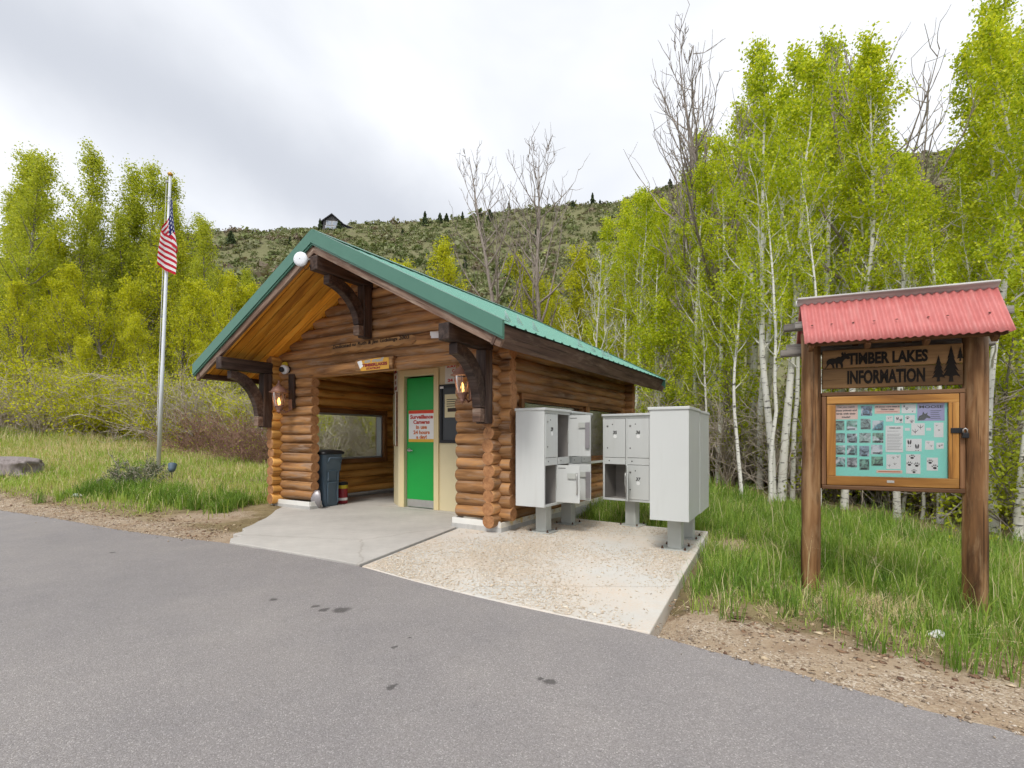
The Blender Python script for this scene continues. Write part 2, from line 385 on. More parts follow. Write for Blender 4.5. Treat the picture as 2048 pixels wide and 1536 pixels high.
c = t.mix(t.math('MULTIPLY', t.ramp(t.noise(v, .9, 4, .6), [(.52, 0), (.75, 1)]), .30), c, (.29, .262, .24))
ck = t.voro(wp, .55, 'DISTANCE_TO_EDGE'); fine = t.ramp(t.noise(v, 1.2, 3), [(.5, 0), (.62, 1)])
sf = stains(t, wp, [(-1.186,3.548,.085),(-1.305,3.558,.045),(-1.403,3.632,.035),(-1.769,3.766,.04),(.187,2.508,.05),(.135,2.545,.025),(-.583,2.458,.035),(-.672,2.928,.022),(-.601,3.052,.02),(-4.174,5.322,.04)])
c = t.mix(t.math('MULTIPLY', t.ramp(t.noise(v, 55, 2, .5), [(.66, 0), (.72, 1)]), .5), c, (.10, .094, .09))
c = t.mix(t.math('MULTIPLY', t.ramp(sf, [(.12, 0), (.5, 1)]), .72), c, (.045, .04, .038))
M['asphalt'] = t.done(t.bsdf(c, .78, t.bump(t.math('SUBTRACT', 1, vd), .5, .004), 0, .35))
def concrete(name, c0, c1, dirt, stainpts=None, tan=0):
    t = NT(name); v, wp = flat_pos(t, .2, 5); n = t.noise(v, 1.1, 6, .62); n2 = t.noise(v, 9, 5, .6); sp2 = t.noise(v, 90, 3)
    c = t.mix(t.ramp(t.math('ADD', t.math('MULTIPLY', n, .7), t.math('MULTIPLY', n2, .3)), [(.35, 0), (.65, 1)]), c0, c1)
    c = t.mix(t.math('MULTIPLY', t.ramp(sp2, [(.55, 0), (.7, 1)]), .22), c, dirt)
    if tan:
        tn = t.math('MULTIPLY', t.ramp(t.noise(v, 1.4, 6, .65), [(.40, 0), (.60, 1)]), t.ramp(t.noise(v, 42, 4, .7), [(.34, 0), (.56, 1)])); c = t.mix(t.math('MULTIPLY', tn, tan), c, (.62, .50, .38))
    ck = t.ramp(t.voro(wp, .42, 'DISTANCE_TO_EDGE'), [(.0, 1), (.006, 0)]); c = t.mix(t.math('MULTIPLY', ck, .35), c, (.20, .16, .12))
    return t.done(t.bsdf(c, .82, t.bump(t.math('ADD', sp2, n2), .22, .004), 0, .3))
M['apron'] = concrete('old_concrete', (.42, .40, .37), (.54, .515, .475), (.24, .22, .19))
M['pad'] = concrete('new_concrete', (.55, .53, .485), (.64, .615, .565), (.36, .31, .25), tan=.7)
M['foundation'] = concrete('foundation_concrete', (.36, .355, .34), (.55, .54, .52), (.2, .19, .18))
t = NT('ground_cover'); v = t.coord(); g = t.attr('gravel'); s_ = t.attr('straw')
vc = t.voro(v, 95, out='Color'); sepc = t.n('ShaderNodeSeparateColor'); t.put(sepc.inputs[0], vc)
peb = t.ramp(sepc.outputs[0], [(0, (.25, .185, .125)), (.35, (.36, .275, .19)), (.7, (.45, .355, .255)), (.93, (.56, .48, .38))])
dirt = t.ramp(t.noise(v, 3.5, 6, .65), [(.3, (.25, .17, .11)), (.55, (.38, .285, .19)), (.75, (.45, .355, .25))])
grav = t.mix(t.ramp(t.noise(v, 2.2, 5, .6), [(.40, 0), (.58, 1)]), dirt, peb)
soil = t.ramp(t.noise(v, 2.0, 6, .7), [(.3, (.13, .095, .05)), (.55, (.22, .17, .085)), (.75, (.32, .26, .14))])
soil = t.mix(t.math('MULTIPLY', t.ramp(t.noise(t.coord(scale=(3, 14, 5)), 4, 5, .7), [(.42, 0), (.6, 1)]), t.math('ADD', .25, s_)), soil, (.40, .32, .18))
ed = t.math('ADD', g, t.math('MULTIPLY', t.math('SUBTRACT', t.noise(v, 4, 5, .65), .5), .9), clamp=True)
c = t.mix(t.ramp(ed, [(.4, 0), (.6, 1)]), soil, grav)
pd = t.voro(v, 95)
M['ground'] = t.done(t.bsdf(c, .9, t.bump(t.math('ADD', t.math('SUBTRACT', 1, pd), t.noise(v, 14, 4)), .6, .012), 0, .2))
t = NT('hill_ground'); v = t.coord(); n = t.noise(v, .12, 8, .7); n2 = t.noise(v, .9, 6, .7)
c = t.ramp(t.math('ADD', t.math('MULTIPLY', n, .5), t.math('MULTIPLY', n2, .5)), [(.34, (.15, .125, .085)), (.46, (.165, .165, .08)), (.56, (.185, .18, .092)), (.68, (.22, .185, .125))])
M['hill'] = t.done(t.bsdf(c, .95, t.bump(n2, .8, .4), 0, .1))
# leaves and grass: colour from a per-leaf number
def leafmat(name, stops, transl=.52, rough=.5, attr='tint', objvar=.12, spec=.25):
    t = NT(name); a = t.attr(attr); oi = t.n('ShaderNodeObjectInfo')
    a2 = t.math('ADD', a, t.math('MULTIPLY', t.math('SUBTRACT', oi.outputs['Random'], .5), objvar), clamp=True)
    c = t.ramp(a2, stops); b = t.bsdf(c, rough, None, 0, spec)
    if not transl: return t.done(b)
    tr = t.n('ShaderNodeBsdfTranslucent'); t.put(tr.inputs[0], t.mix(1, c, (1.15, 1.1, .5), 'MULTIPLY'))
    mx = t.n('ShaderNodeMixShader'); mx.inputs[0].default_value = transl; t.put(mx.inputs[1], b); t.put(mx.inputs[2], tr.outputs[0]); return t.done(mx.outputs[0])
M['leaf_aspen'] = leafmat('aspen_leaf', [(0, (.22, .32, .018)), (.5, (.50, .595, .032)), (1, (.80, .80, .08))])
M['leaf_cotton'] = leafmat('cottonwood_leaf', [(0, (.24, .30, .035)), (.5, (.46, .52, .05)), (1, (.68, .69, .11))])
M['leaf_willow'] = leafmat('yellow_green_leaf', [(0, (.27, .31, .02)), (.5, (.54, .57, .03)), (1, (.80, .77, .08))])
M['leaf_bush'] = leafmat('understorey_leaf', [(0, (.17, .21, .02)), (.5, (.34, .40, .03)), (1, (.56, .60, .05))])
M['leaf_fir'] = leafmat('juniper_needle', [(0, (.03, .05, .022)), (.5, (.065, .095, .038)), (1, (.12, .15, .06))], .1)
M['leaf_hill'] = leafmat('hillside_shrub_leaf', [(0, (.12, .15, .055)), (.2, (.18, .215, .085)), (.4, (.27, .275, .165)), (.55, (.215, .255, .095)), (.7, (.26, .215, .155)), (.86, (.20, .155, .125)), (1, (.30, .33, .11))], .15, .8, objvar=0, spec=.1)
M['grass'] = leafmat('grass_blade', [(0, (.085, .17, .025)), (.3, (.19, .32, .05)), (.6, (.34, .47, .085)), (.78, (.48, .51, .17)), (.86, (.62, .53, .30)), (1, (.76, .67, .45))], .35, .55, objvar=0)
t = NT('aspen_bark'); v = t.coord(rnd=40); v2 = t.coord(scale=(4, 4, 16), rnd=40)
sc1 = t.ramp(t.noise(v2, 1.2, 4, .6, .4), [(.58, 0), (.64, 1)]); kn = t.ramp(t.voro(t.coord(scale=(3.5, 3.5, 2.4), rnd=30), 1), [(.10, 1), (.2, 0)])
base = t.mix(t.noise(v, 3, 4), (.56, .54, .47), (.74, .73, .69))
c = t.mix(t.math('MULTIPLY', t.math('MAXIMUM', sc1, kn), .9), base, (.035, .03, .028))
M['bark_aspen'] = t.done(t.bsdf(c, .75, t.bump(sc1, .3, .01)))
def barkm(name, a, b):
    t = NT(name); n = t.noise(t.coord(scale=(9, 9, 2), rnd=30), 2, 6, .65); return t.done(t.bsdf(t.ramp(n, [(.3, a), (.7, b)]), .85, t.bump(n, .6, .02)))
M['bark_grey'] = barkm('grey_bark', (.11, .095, .08), (.30, .27, .235))
M['bark_dead'] = barkm('dead_wood', (.15, .115, .095), (.42, .365, .32))
M['twig'] = barkm('bare_twig', (.30, .245, .19), (.58, .51, .43))
M['twig_red'] = barkm('reddish_twig', (.20, .10, .07), (.38, .24, .18))
M['rock'] = barkm('boulder_stone', (.17, .14, .13), (.32, .28, .27))
# ================================================================== ground
EDGE = np.array([(-60,36),(-40,25.2),(-20,14.6),(-12,10.35),(-8.47,8.44),(-6.66,7.51),(-5.21,6.69),(-4.04,6.12),(-3.18,5.75),(-1.41,4.74),(-.09,3.85),(.839,3.10),(1.455,2.577),(1.819,2.246),(2.065,2.057),(2.6,1.62),(4,.45),(8,-3),(20,-14)], float)
def smooth_edge(P, n=8):
    out = []
    for i in range(len(P) - 1):
        p0 = P[max(i-1, 0)]; p1 = P[i]; p2 = P[i+1]; p3 = P[min(i+2, len(P)-1)]
        for k in range(n):
            t = k / n; out.append(.5*((2*p1)+(p2-p0)*t+(2*p0-5*p1+4*p2-p3)*t*t+(3*p1-p0-3*p2+p3)*t**3))
    out.append(P[-1]); return np.array(out)
EDGE_S = smooth_edge(EDGE)
def edge_dist(x, y):
    """signed distance to the road edge: positive on the verge, negative on the asphalt"""
    x = np.atleast_1d(x).astype(float); y = np.atleast_1d(y).astype(float); P = np.stack([x, y], 1)
    best = np.full(len(P), 1e9); sg = np.ones(len(P))
    for a, b in zip(EDGE_S[:-1], EDGE_S[1:]):
        d = b - a; L2 = d @ d; t = np.clip(((P - a) @ d) / L2, 0, 1); q = P - (a + t[:, None] * d); dd = np.hypot(q[:, 0], q[:, 1])
        cr = d[0] * q[:, 1] - d[1] * q[:, 0]; m = dd < best - 1e-9
        best[m] = dd[m]; sg[m] = np.where(cr[m] >= 0, 1, -1)
    return best * sg
CTRL = [(-3,2,-.05),(0,0,-.05),(-8,4,-.05),(4,-4,-.05),(-16,6,-.05),(-30,10,-.05),(0,-12,-.05),(-25,-8,-.05),(15,-18,-.05),
 (.5,5,-.10),(1.5,6,-.16),(2.6,6.7,-.17),(2.05,5.2,-.14),(1.35,4,-.06),(-2,8,-.06),(-1,10,-.05),(-3,11,-.03),(1.2,8.2,-.05),(2,11,-.05),
 (2.59,4.42,-.11),(3.62,3.99,-.22),(4.5,3.3,-.28),(3.0,2.35,-.06),(3.6,1.7,-.08),(5,6,-.30),(6.5,2,-.3),(3.5,8,-.17),(6,9.5,-.40),(5.2,13,-.08),(7.3,8.5,-.48),(9,9,-.52),(9,14,-.38),(12,12,-.45),(7.5,11,-.46),(4,14.5,-.05),(2,16,-.02),(14,4,-.3),
 (-8.6,9.3,.06),(-10.6,10.6,.14),(-12.6,12.6,.30),(-14.5,14,.5),(-21,21,1.5),(-17.1,20,1.2),(-13.1,18.5,.89),(-9.02,13,.31),(-9.9,17,.58),(-7.26,15,.34),(-5,9.4,.05),(-5.6,11,.10),(-6.3,9.5,.06),(-5.0,7.7,.0),(-4.2,8.2,.0),
 (-30,26,2.0),(-10,26,.9),(0,26,.3),(12,26,.35),(25,20,.3),(0,36,1.4),(-25,36,2.6),(25,36,1.5),(-45,36,3),(35,5,0),(35,30,1.5)] + [(p[0], p[1], -.02) for p in EDGE[2:-1]]
CTRL = np.array(CTRL, float)
_D = np.hypot(CTRL[:, None, 0] - CTRL[None, :, 0], CTRL[:, None, 1] - CTRL[None, :, 1])
_n = len(CTRL); _A = np.zeros((_n + 1, _n + 1)); _A[:_n, :_n] = _D; _A[:_n, _n] = 1; _A[_n, :_n] = 1
_W = np.linalg.solve(_A + np.diag([1e-3] * _n + [0]), np.append(CTRL[:, 2], 0))
def gz(x, y):
    x = np.atleast_1d(x).astype(float); y = np.atleast_1d(y).astype(float); z = np.full(len(x), _W[_n])
    for i in range(_n): z += _W[i] * np.hypot(x - CTRL[i, 0], y - CTRL[i, 1])
    z += .02 * np.sin(x * 2.1 + 1.3 * np.sin(y * 1.7)) * np.sin(y * 1.9 + .7) * np.clip((y - 4) / 5, 0, 1)
    return z
def gz1(x, y): return float(gz(x, y)[0])
xs = np.concatenate([np.arange(-48, -14, .8), np.arange(-14, 8, .16), np.arange(8, 38.1, .8)])
ys = np.concatenate([np.arange(-22, 1, 1.2), np.arange(1, 16, .16), np.arange(16, 38.1, .6)])
GX, GY = np.meshgrid(xs, ys); fx, fy = GX.ravel(), GY.ravel(); ed = edge_dist(fx, fy); fz = gz(fx, fy)
fz = np.where(ed < -.12, np.minimum(fz, -.07), fz)
in_pad = (fx > -2) & (fx < 2.4) & (ed > 0) & (fy < 8.4) & (fx < 2.5 - .42 * (6.7 - fy))
fz = np.where(in_pad, np.minimum(fz, -.12), fz)
gravel = np.clip(1.25 - np.abs(ed) / np.where(fx > .5, 1.05, .75), 0, 1)
gravel = np.maximum(gravel, np.clip(1 - np.hypot((fx + 4.6), (fy - 7.7)) / 1.2, 0, 1))
gravel = np.maximum(gravel, np.clip(1.15 - np.hypot((fx - 2.85), (fy - 6.5)) / .65, 0, 1))
straw = np.clip(1 - np.hypot(fx - 3.1, fy - 3.6) / 1.2, 0, 1) * .6 + np.where(fx < -4, .35, 0)
nx, ny = len(xs), len(ys); ii = np.arange(nx * ny).reshape(ny, nx)
F = np.stack([ii[:-1, :-1].ravel(), ii[:-1, 1:].ravel(), ii[1:, 1:].ravel(), ii[1:, :-1].ravel()], 1)
me = np_mesh('ground', np.stack([fx, fy, fz], 1), F, M['ground'], {'gravel': gravel, 'straw': straw}, True)
tag(link('ground', me), kind='structure')
# road: one asphalt sheet with a real edge
RS = EDGE_S; b = MB(); jr = np.random.default_rng(3); k = len(RS)
RSf = []
for i in range(k - 1):
    L = np.hypot(*(RS[i+1] - RS[i])); m = max(1, int(L / .12)) if RS[i][0] > -13 and RS[i][0] < 4 else 1
    for j in range(m): RSf.append(RS[i] + (RS[i+1] - RS[i]) * j / m)
RSf.append(RS[-1]); RSf = np.array(RSf); RSf[1:-1] += jr.normal(0, .006, (len(RSf) - 2, 2)); k = len(RSf)
for i in range(k):
    x, y = RSf[i]; b.v += [(x, y, -.06), (x, y, 0.0)]
for i in range(k - 1):
    b.f.append((2*i+2, 2*i, 2*i+1, 2*i+3)); b.m.append(0)
n = len(b.v); b.v += [(20, -60, 0), (-60, -60, 0)]
b.f.append(tuple([n + 1, n] + [2*i+1 for i in reversed(range(k))])); b.m.append(0)
tag(b.build('road', M['asphalt']), kind='structure')
# concrete apron with the shelter floor, and the mailbox pad
CO = Vector((-.178, 6.555, 0)); CT = -math.atan2(.526, .85); CA = Vector((.85, -.526, 0)); CB = Vector((.526, .85, 0))
def cab(a, b_, z=0): return CO + CA * a + CB * b_ + Vector((0, 0, z))
def slab(name, poly, zt, th, mat, bev=.008):
    b = MB(); zf = zt if callable(zt) else (lambda p: zt)
    b.prism(poly, lambda p, d: (p[0], p[1], zf(p) - d), th, 0)
    o = b.build(name, mat, bevel=bev); return tag(o, kind='structure')
left_edge = [(-3.20,5.78),(-3.30,5.98),(-3.25,6.12),(-3.42,6.25),(-3.38,6.45),(-3.50,6.62),(-3.52,6.9),(-3.58,7.2),(-3.62,7.5),(-3.72,7.9),(-3.85,8.3)]
floor = [cab(-4.42,-.02), cab(-4.42,4.6), cab(-.05,4.6), cab(-.05,.02)]
road_top = [tuple(p) for p in EDGE_S if -3.2 < p[0] < -1.42]
poly = [(-1.425,4.755)] + [(p[0], p[1] + .012) for p in reversed(road_top)] + left_edge + [(p.x, p.y) for p in floor] + [(-.70,6.86)]
slab('concrete_apron', [tuple(p) for p in reversed(poly)], .02, .14, M['apron'])
padz = lambda p: .008 - .05 * min(1, max(0, (p[0] - .2) / 2)) * min(1, max(0, (p[1] - 3.2) / 2.4))
b = MB(); N1, N2 = 14, 20
P00, P10, P11, P01 = [Vector((*q, 0)) for q in ((-1.395,4.735),(.842,3.115),(2.60,6.76),(-.18,8.25))]
road_pad = [Vector((p[0], p[1], 0)) for p in EDGE_S if -1.3 < p[0] < .83]
def pad_pt(s, t):
    lo = P00.lerp(P10, s); hi = P01.lerp(P11, s); q = lo.lerp(hi, t)
    bow = math.sin(math.pi * s) * (1 - t); q = q + Vector((-.04, -.06, 0)) * bow * .9
    return Vector((q.x, q.y, padz(q)))
for j in range(N2 + 1):
    for i in range(N1 + 1): b.v.append(tuple(pad_pt(i / N1, j / N2)))
for j in range(N2):
    for i in range(N1):
        a = j * (N1 + 1) + i; b.f.append((a, a + 1, a + N1 + 2, a + N1 + 1)); b.m.append(0)
ring = [(i, 0) for i in range(N1)] + [(N1, j) for j in range(N2)] + [(N1 - i, N2) for i in range(N1)] + [(0, N2 - j) for j in range(N2)]
n = len(b.v)
for (i, j) in ring: p = pad_pt(i / N1, j / N2); b.v.append((p.x, p.y, p.z - .15))
for q in range(len(ring)):
    r2 = (q + 1) % len(ring); a = ring[q][1] * (N1 + 1) + ring[q][0]; c2 = ring[r2][1] * (N1 + 1) + ring[r2][0]
    b.f.append((n + q, n + r2, c2, a)); b.m.append(0)
tag(b.build('mailbox_pad', M['pad'], bevel=.01), kind='structure')
# hillside
RIDGE_S = np.array([-2.4,-1.6,-1.0,-.61,-.455,-.17,0,.20,.37,.70,1.0,1.6,2.4]); RIDGE_H = np.array([44,48,53,60,61.5,65,66.5,69.5,77,83,86,88,88.])
def hill_z(s, Y):
    H = np.interp(s, RIDGE_S, RIDGE_H); t = np.clip((Y - 27) / 123, 0, None)
    up = np.where(t <= 1, t ** 1.18, 1 - .25 * (t - 1) ** 1.2)
    x = s * Y; bump = (1.6 * np.sin(x * .06 + Y * .045) + 1.1 * np.sin(x * .13 - Y * .09 + 2) + .5 * np.sin(x * .31 + Y * .27)) * np.clip(t * 1.6, 0, 1) * np.where(t > .8, np.clip(1 - (t - .8) * 3.2, .35, 1), 1)
    return .6 + H * up + bump - .8 * np.clip(1 - t * 8, 0, 1)
ss = np.linspace(-2.4, 2.4, 260); Ys = np.concatenate([np.linspace(27, 150, 110), np.linspace(152, 230, 14)])
SS, YY = np.meshgrid(ss, Ys); hs, hy = SS.ravel(), YY.ravel(); nx, ny = len(ss), len(Ys); ii = np.arange(nx * ny).reshape(ny, nx)
F = np.stack([ii[:-1, :-1].ravel(), ii[:-1, 1:].ravel(), ii[1:, 1:].ravel(), ii[1:, :-1].ravel()], 1)
tag(link('hillside', np_mesh('hillside', np.stack([hs * hy, hy, hill_z(hs, hy)], 1), F, M['hill'], smooth=True)), kind='structure')

# ================================================================== log cabin shelter
W = 4.53; DEP = 4.7; SP = .1575; LR = .089
cabin = thing('log_shelter', 'log mail shelter with green metal gable roof beside the road', 'shelter', tuple(CO), CT)
_ls = [0]
def log(p0, p1, r=LR, mat='log', sub=None, name='log'):
    _ls[0] += 1; rr = random.Random(_ls[0]); m, L = frame(p0, p1); b = MB(); n = max(2, int(L / .5) + 1)
    # roll each log so its knots and cracks differ
    m = m @ Matrix.Rotation(rr.uniform(0, 6.28), 4, 'X')
    pts = [(L * i / n, rr.uniform(-1, 1) * .003, rr.uniform(-1, 1) * .003) for i in range(n + 1)]
    e = min(.012, L * .1)
    pts = [(0, 0, 0), (e, 0, 0)] + pts[1:-1] + [(L - e, 0, 0), (L, 0, 0)]
    r *= rr.uniform(.93, 1.06); rad = [r * .94] + [r * rr.uniform(.97, 1.035) for _ in pts[1:-1]] + [r * .94]
    b.tube(pts, rad, 16, True, 0, 1, .012, _ls[0])
    return b.build(name, [M[mat], M['logend']], sub or cabin, smooth=True, mat4=m)
RID = -W / 2
ZS = lambda d: 3.75 - .518 * d            # underside of the soffit boards at distance d from the ridge
ZT = lambda d: 3.946 - .518 * d
# front pillars, lintel, gable
for k in range(13):
    z = .23 + SP * k
    log((-W - .23, 0, z), (-3.63 + random.uniform(-.012, .012), 0, z)); log((-.63 + random.uniform(-.012, .012), 0, z), (.23 + random.uniform(-.015, .015), 0, z))
k = 13
while True:
    z = .23 + SP * k
    if z > 3.62: break
    d = min((3.75 - z) / .518, W / 2 + .23)
    r = .098 if k == 13 else LR
    log((RID - d, 0, z + (.006 if k == 13 else 0)), (RID + d, 0, z + (.006 if k == 13 else 0)), r)
    k += 1
# side walls and rear wall, cut for the windows
WIN_R = [(.46, 2.53, .84, 1.72), (2.67, 4.22, .84, 1.72)]
WIN_L = [(.34, 2.30, .78, 1.67)]
for k in range(16):
    z = .15 + SP * k
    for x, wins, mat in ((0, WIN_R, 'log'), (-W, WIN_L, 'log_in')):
        segs = [(-.23 + random.uniform(-.015, .015), DEP + .23)]
        for (y0, y1, z0, z1) in wins:
            if z0 - .03 < z < z1 + .03:
                ns = []
                for (s0, s1) in segs:
                    if y0 > s0 and y1 < s1: ns += [(s0, y0 - .02), (y1 + .02, s1)]
                    else: ns.append((s0, s1))
                segs = ns
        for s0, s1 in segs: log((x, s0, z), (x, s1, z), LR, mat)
    if k > 0: log((-W - .23, DEP, z + SP / 2 - .08), (.23, DEP, z + SP / 2 - .08))
def log_gable():
    k = 15
    while True:
        z = .23 + SP * k
        if z > 3.62: return
        d = min((3.75 - z) / .518, W / 2 + .23); log((RID - d, DEP, z), (RID + d, DEP, z)); k += 1
log_gable()
# base: concrete footing and white base board
for (x0, x1, y0, y1) in ((-W - .13, -3.60, -.13, .13), (-.66, .13, -.13, .13), (-.13, .13, .13, DEP + .13), (-W - .13, -W + .13, .13, DEP + .13), (-W + .13, -.13, DEP - .13, DEP + .13)):
    b = MB().box(x0, x1, y0, y1, -.18, .072); b.build('footing', M['foundation'], cabin, bevel=.01)
for p0, p1 in (((-W - .11, -.118, .105), (-3.612, -.118, .105)), ((-.648, -.118, .105), (.105, -.118, .105)), ((-3.615, -.105, .105), (-3.615, .105, .105)), ((-.645, .105, .105), (-.645, -.105, .105))):
    beam('base_board', p0, p1, .022, .075, M['white'], cabin, bevel=.003)
beam('base_board', (.118, -.13, .095), (.118, DEP + .1, .095), .022, .07, M['baseboard'], cabin, bevel=.003)
beam('base_board', (-W + .115, .14, .06), (-W + .115, DEP - .1, .06), .03, .09, M['foundation'], cabin, bevel=.004)
# windows
def window(x, y0, y1, z0, z1, out, glassm, trim, tw):
    b = MB(); fr = .032
    for (a0, a1, c0, c1) in ((y0, y1, z1 - fr, z1), (y0, y1, z0, z0 + fr), (y0, y0 + fr, z0 + fr, z1 - fr), (y1 - fr, y1, z0 + fr, z1 - fr)):
        b.box(x - .07, x + .07, a0, a1, c0, c1)
    wdo = b.build('window', M['galv'] if trim == 'log_in' else M['trimwood'], cabin, bevel=.003)
    g = MB(); g.box(x - .006, x + .006, y0 + fr, y1 - fr, z0 + fr, z1 - fr); g.build('pane', glassm, wdo)
    for side in (1, -1):
        xx = x + side * .103
        for p0, p1 in (((xx, y0 - tw, z1 + tw/2), (xx, y1 + tw, z1 + tw/2)), ((xx, y0 - tw, z0 - tw/2), (xx, y1 + tw, z0 - tw/2)), ((xx, y0 - tw/2, z0), (xx, y0 - tw/2, z1)), ((xx, y1 + tw/2, z0), (xx, y1 + tw/2, z1))):
            beam('frame', p0, p1, .05, tw, M['trimwood'], wdo, bevel=.003, up=(0, 0, 1) if p0[2] == p1[2] else (0, 1, 0))
    return wdo
for q in WIN_R: window(0, *q, 1, M['glass_dark'], 'log', .08)
for q in WIN_L: window(-W, *q, 1, M['glass'], 'log_in', .09)
# a silvered sill under the right-hand windows
beam('sill', (.14, .40, .775), (.14, 4.3, .775), .10, .04, M['white'], cabin)
# ceiling over the shelter
for i in range(28):
    y = -.02 + i * .165
    beam('ceiling_board', (-W + .05, y + .08, 2.60), (-.05, y + .08, 2.60), .158, .02, M['soffit'], cabin, bevel=.002)
# inner room: cream walls, door
RY = .93; DX0, DX1, DZ = -2.486, -1.872, 2.20
def panel(name, p0, p1, z0, z1, th, mat, parent=cabin):
    p0 = Vector((*p0, 0)); p1 = Vector((*p1, 0)); m, L = frame(p0, p1); b = MB(); b.box(0, L, 0, th, z0, z1); return b.build(name, mat, parent, bevel=.002, mat4=m)
panel('room_wall', (-2.66, RY), (DX0 - .02, RY), .02, 2.585, .1, M['cream'])
panel('room_wall', (DX1 + .02, RY), (-.1, RY), .02, 2.585, .1, M['cream'])
panel('room_wall', (DX0 - .02, RY), (DX1 + .02, RY), DZ + .03, 2.585, .1, M['cream'])
panel('room_wall', (-3.07, 1.24), (-2.662, RY + .003), .02, 2.585, .1, M['cream'])
panel('room_wall', (-3.07, 4.6), (-3.07, 1.242), .02, 2.585, .1, M['cream'])
# casing
cz = DZ + .03
beam('door_casing', (DX0 - .065, RY - .014, .02), (DX0 - .065, RY - .014, cz + .10), .028, .09, M['creamtrim'], cabin, up=(1, 0, 0), bevel=.004)
beam('door_casing', (DX1 + .072, RY - .014, .02), (DX1 + .072, RY - .014, cz + .10), .028, .10, M['creamtrim'], cabin, up=(1, 0, 0), bevel=.004)
beam('door_casing', (DX0 - .02, RY - .014, cz + .055), (DX1 + .022, RY - .014, cz + .055), .028, .09, M['creamtrim'], cabin, bevel=.004)
door = MB().box(DX0, DX1, RY + .03, RY + .07, .03, DZ).build('door', M['green_door'], cabin, bevel=.003)
MB().box(DX0 + .01, DX1 - .01, RY + .024, RY + .03, .035, .16).build('kick_plate', M['steel'], door)
hb = MB(); hb.lathe([(0, 0), (.032, 0), (.032, .012), (.014, .016), (.014, .05), (0, .05)], 14)
h_ = hb.build('handle', M['steel'], door, smooth=True, mat4=Matrix.Translation((DX0 + .055, RY + .03, .985)) @ Matrix.Rotation(R(90), 4, 'X'))
beam('lever', (DX0 + .055, RY - .018, .985), (DX0 + .165, RY - .014, .98), .018, .018, M['steel'], door, bevel=.006)
# the notice on the door
sg = MB().box(-2.44, -1.872, RY + .024, RY + .029, 1.125, 1.655).build('notice_sheet', M['paper'], door)
MB().box(-2.44, -1.872, RY + .021, RY + .0235, 1.60, 1.655).build('red_stripe', M['red_band'], door)
MB().box(-2.44, -1.872, RY + .021, RY + .0235, 1.125, 1.175).build('yellow_stripe', M['yellow_band'], door)
for i, (s, mt) in enumerate((('Surveillance', 'red_ink'), ('Cameras', 'red_ink'), ('in use', 'orange_ink'), ('24 hours', 'orange_ink'), ('a day!', 'orange_ink'))):
    lettering(s, .092, M[mt], door, facing(-2.155, RY + .0225, 1.545 - i * .086), .0040, fit=((.50, .068), (.36, .066), (.24, .064), (.36, .066), (.23, .078))[i])
# framed notice board and warning signs on the cream wall
nb = MB(); x0, x1, z0, z1 = -1.725, -1.08, 1.11, 2.05
for (a0, a1, c0, c1) in ((x0, x1, z1 - .05, z1), (x0, x1, z0, z0 + .05), (x0, x0 + .05, z0 + .05, z1 - .05), (x1 - .05, x1, z0 + .05, z1 - .05)): nb.box(a0, a1, RY - .035, RY - .001, c0, c1)
nbo = nb.build('notice_board', M['black'], cabin, bevel=.004)
MB().box(x0 + .05, x1 - .05, RY - .012, RY - .002, z0 + .05, z1 - .05).build('backing', M['notice_dark'], nbo)
pp = MB().box(x0 + .10, x0 + .42, RY - .017, RY - .0125, 1.52, 1.89).build('posted_paper', plain('cream_paper', (.66, .58, .36), .6), nbo)
for i in range(4): MB().box(x0 + .14, x0 + .38, RY - .0185, RY - .0175, 1.80 - i * .035, 1.812 - i * .035).build('printed_line', M['ink'], nbo)
MB().box(x0 + .16, x0 + .36, RY - .0185, RY - .0175, 1.61, 1.67).build('printed_picture', M['timber'], nbo)
MB().box(x0 + .02, x0 + .09, RY - .038, RY - .0355, 1.985, 2.02).build('tape', M['paper'], nbo)
def warning(m4, wd, ht, ink):
    o = MB().box(-wd/2, wd/2, -ht/2, ht/2, -.006, 0).build('warning_sign', M['white'], cabin, mat4=m4)
    for i, (s, sz) in enumerate((('SURVEILLANCE', .070), ('CAMERAS', .070), ('IN USE', .060), ('24 HOURS', .050))):
        lettering(s, sz, M[ink], o, Matrix.Translation((0, ht * (.37 - i * .235), .001)), .003, fit=(wd * (.86, .5, .4, .82)[i], ht * .15))
    return o
warning(facing(-1.335, RY - .010, 2.22), .58, .32, 'red_ink')
ch = math.atan2(RY + .003 - 1.24, -2.662 + 3.07)
warning(facing(-2.855, 1.067, 2.20, ch), .34, .42, 'maroon_ink')
cb = MB().box(-.17, .17, -.47, .47, -.045, 0).build('poster_box', M['casedark'], cabin, bevel=.004, mat4=facing(-2.862, 1.045, 1.52, ch))
MB().box(-.13, .15, -.44, .44, .001, .006).build('poster', plain('faded_poster', (.30, .27, .16), .5, var=.6, scale=3), cb)
MB().box(.15, .168, -.46, .46, .001, .012).build('edge_strip', M['white'], cb)
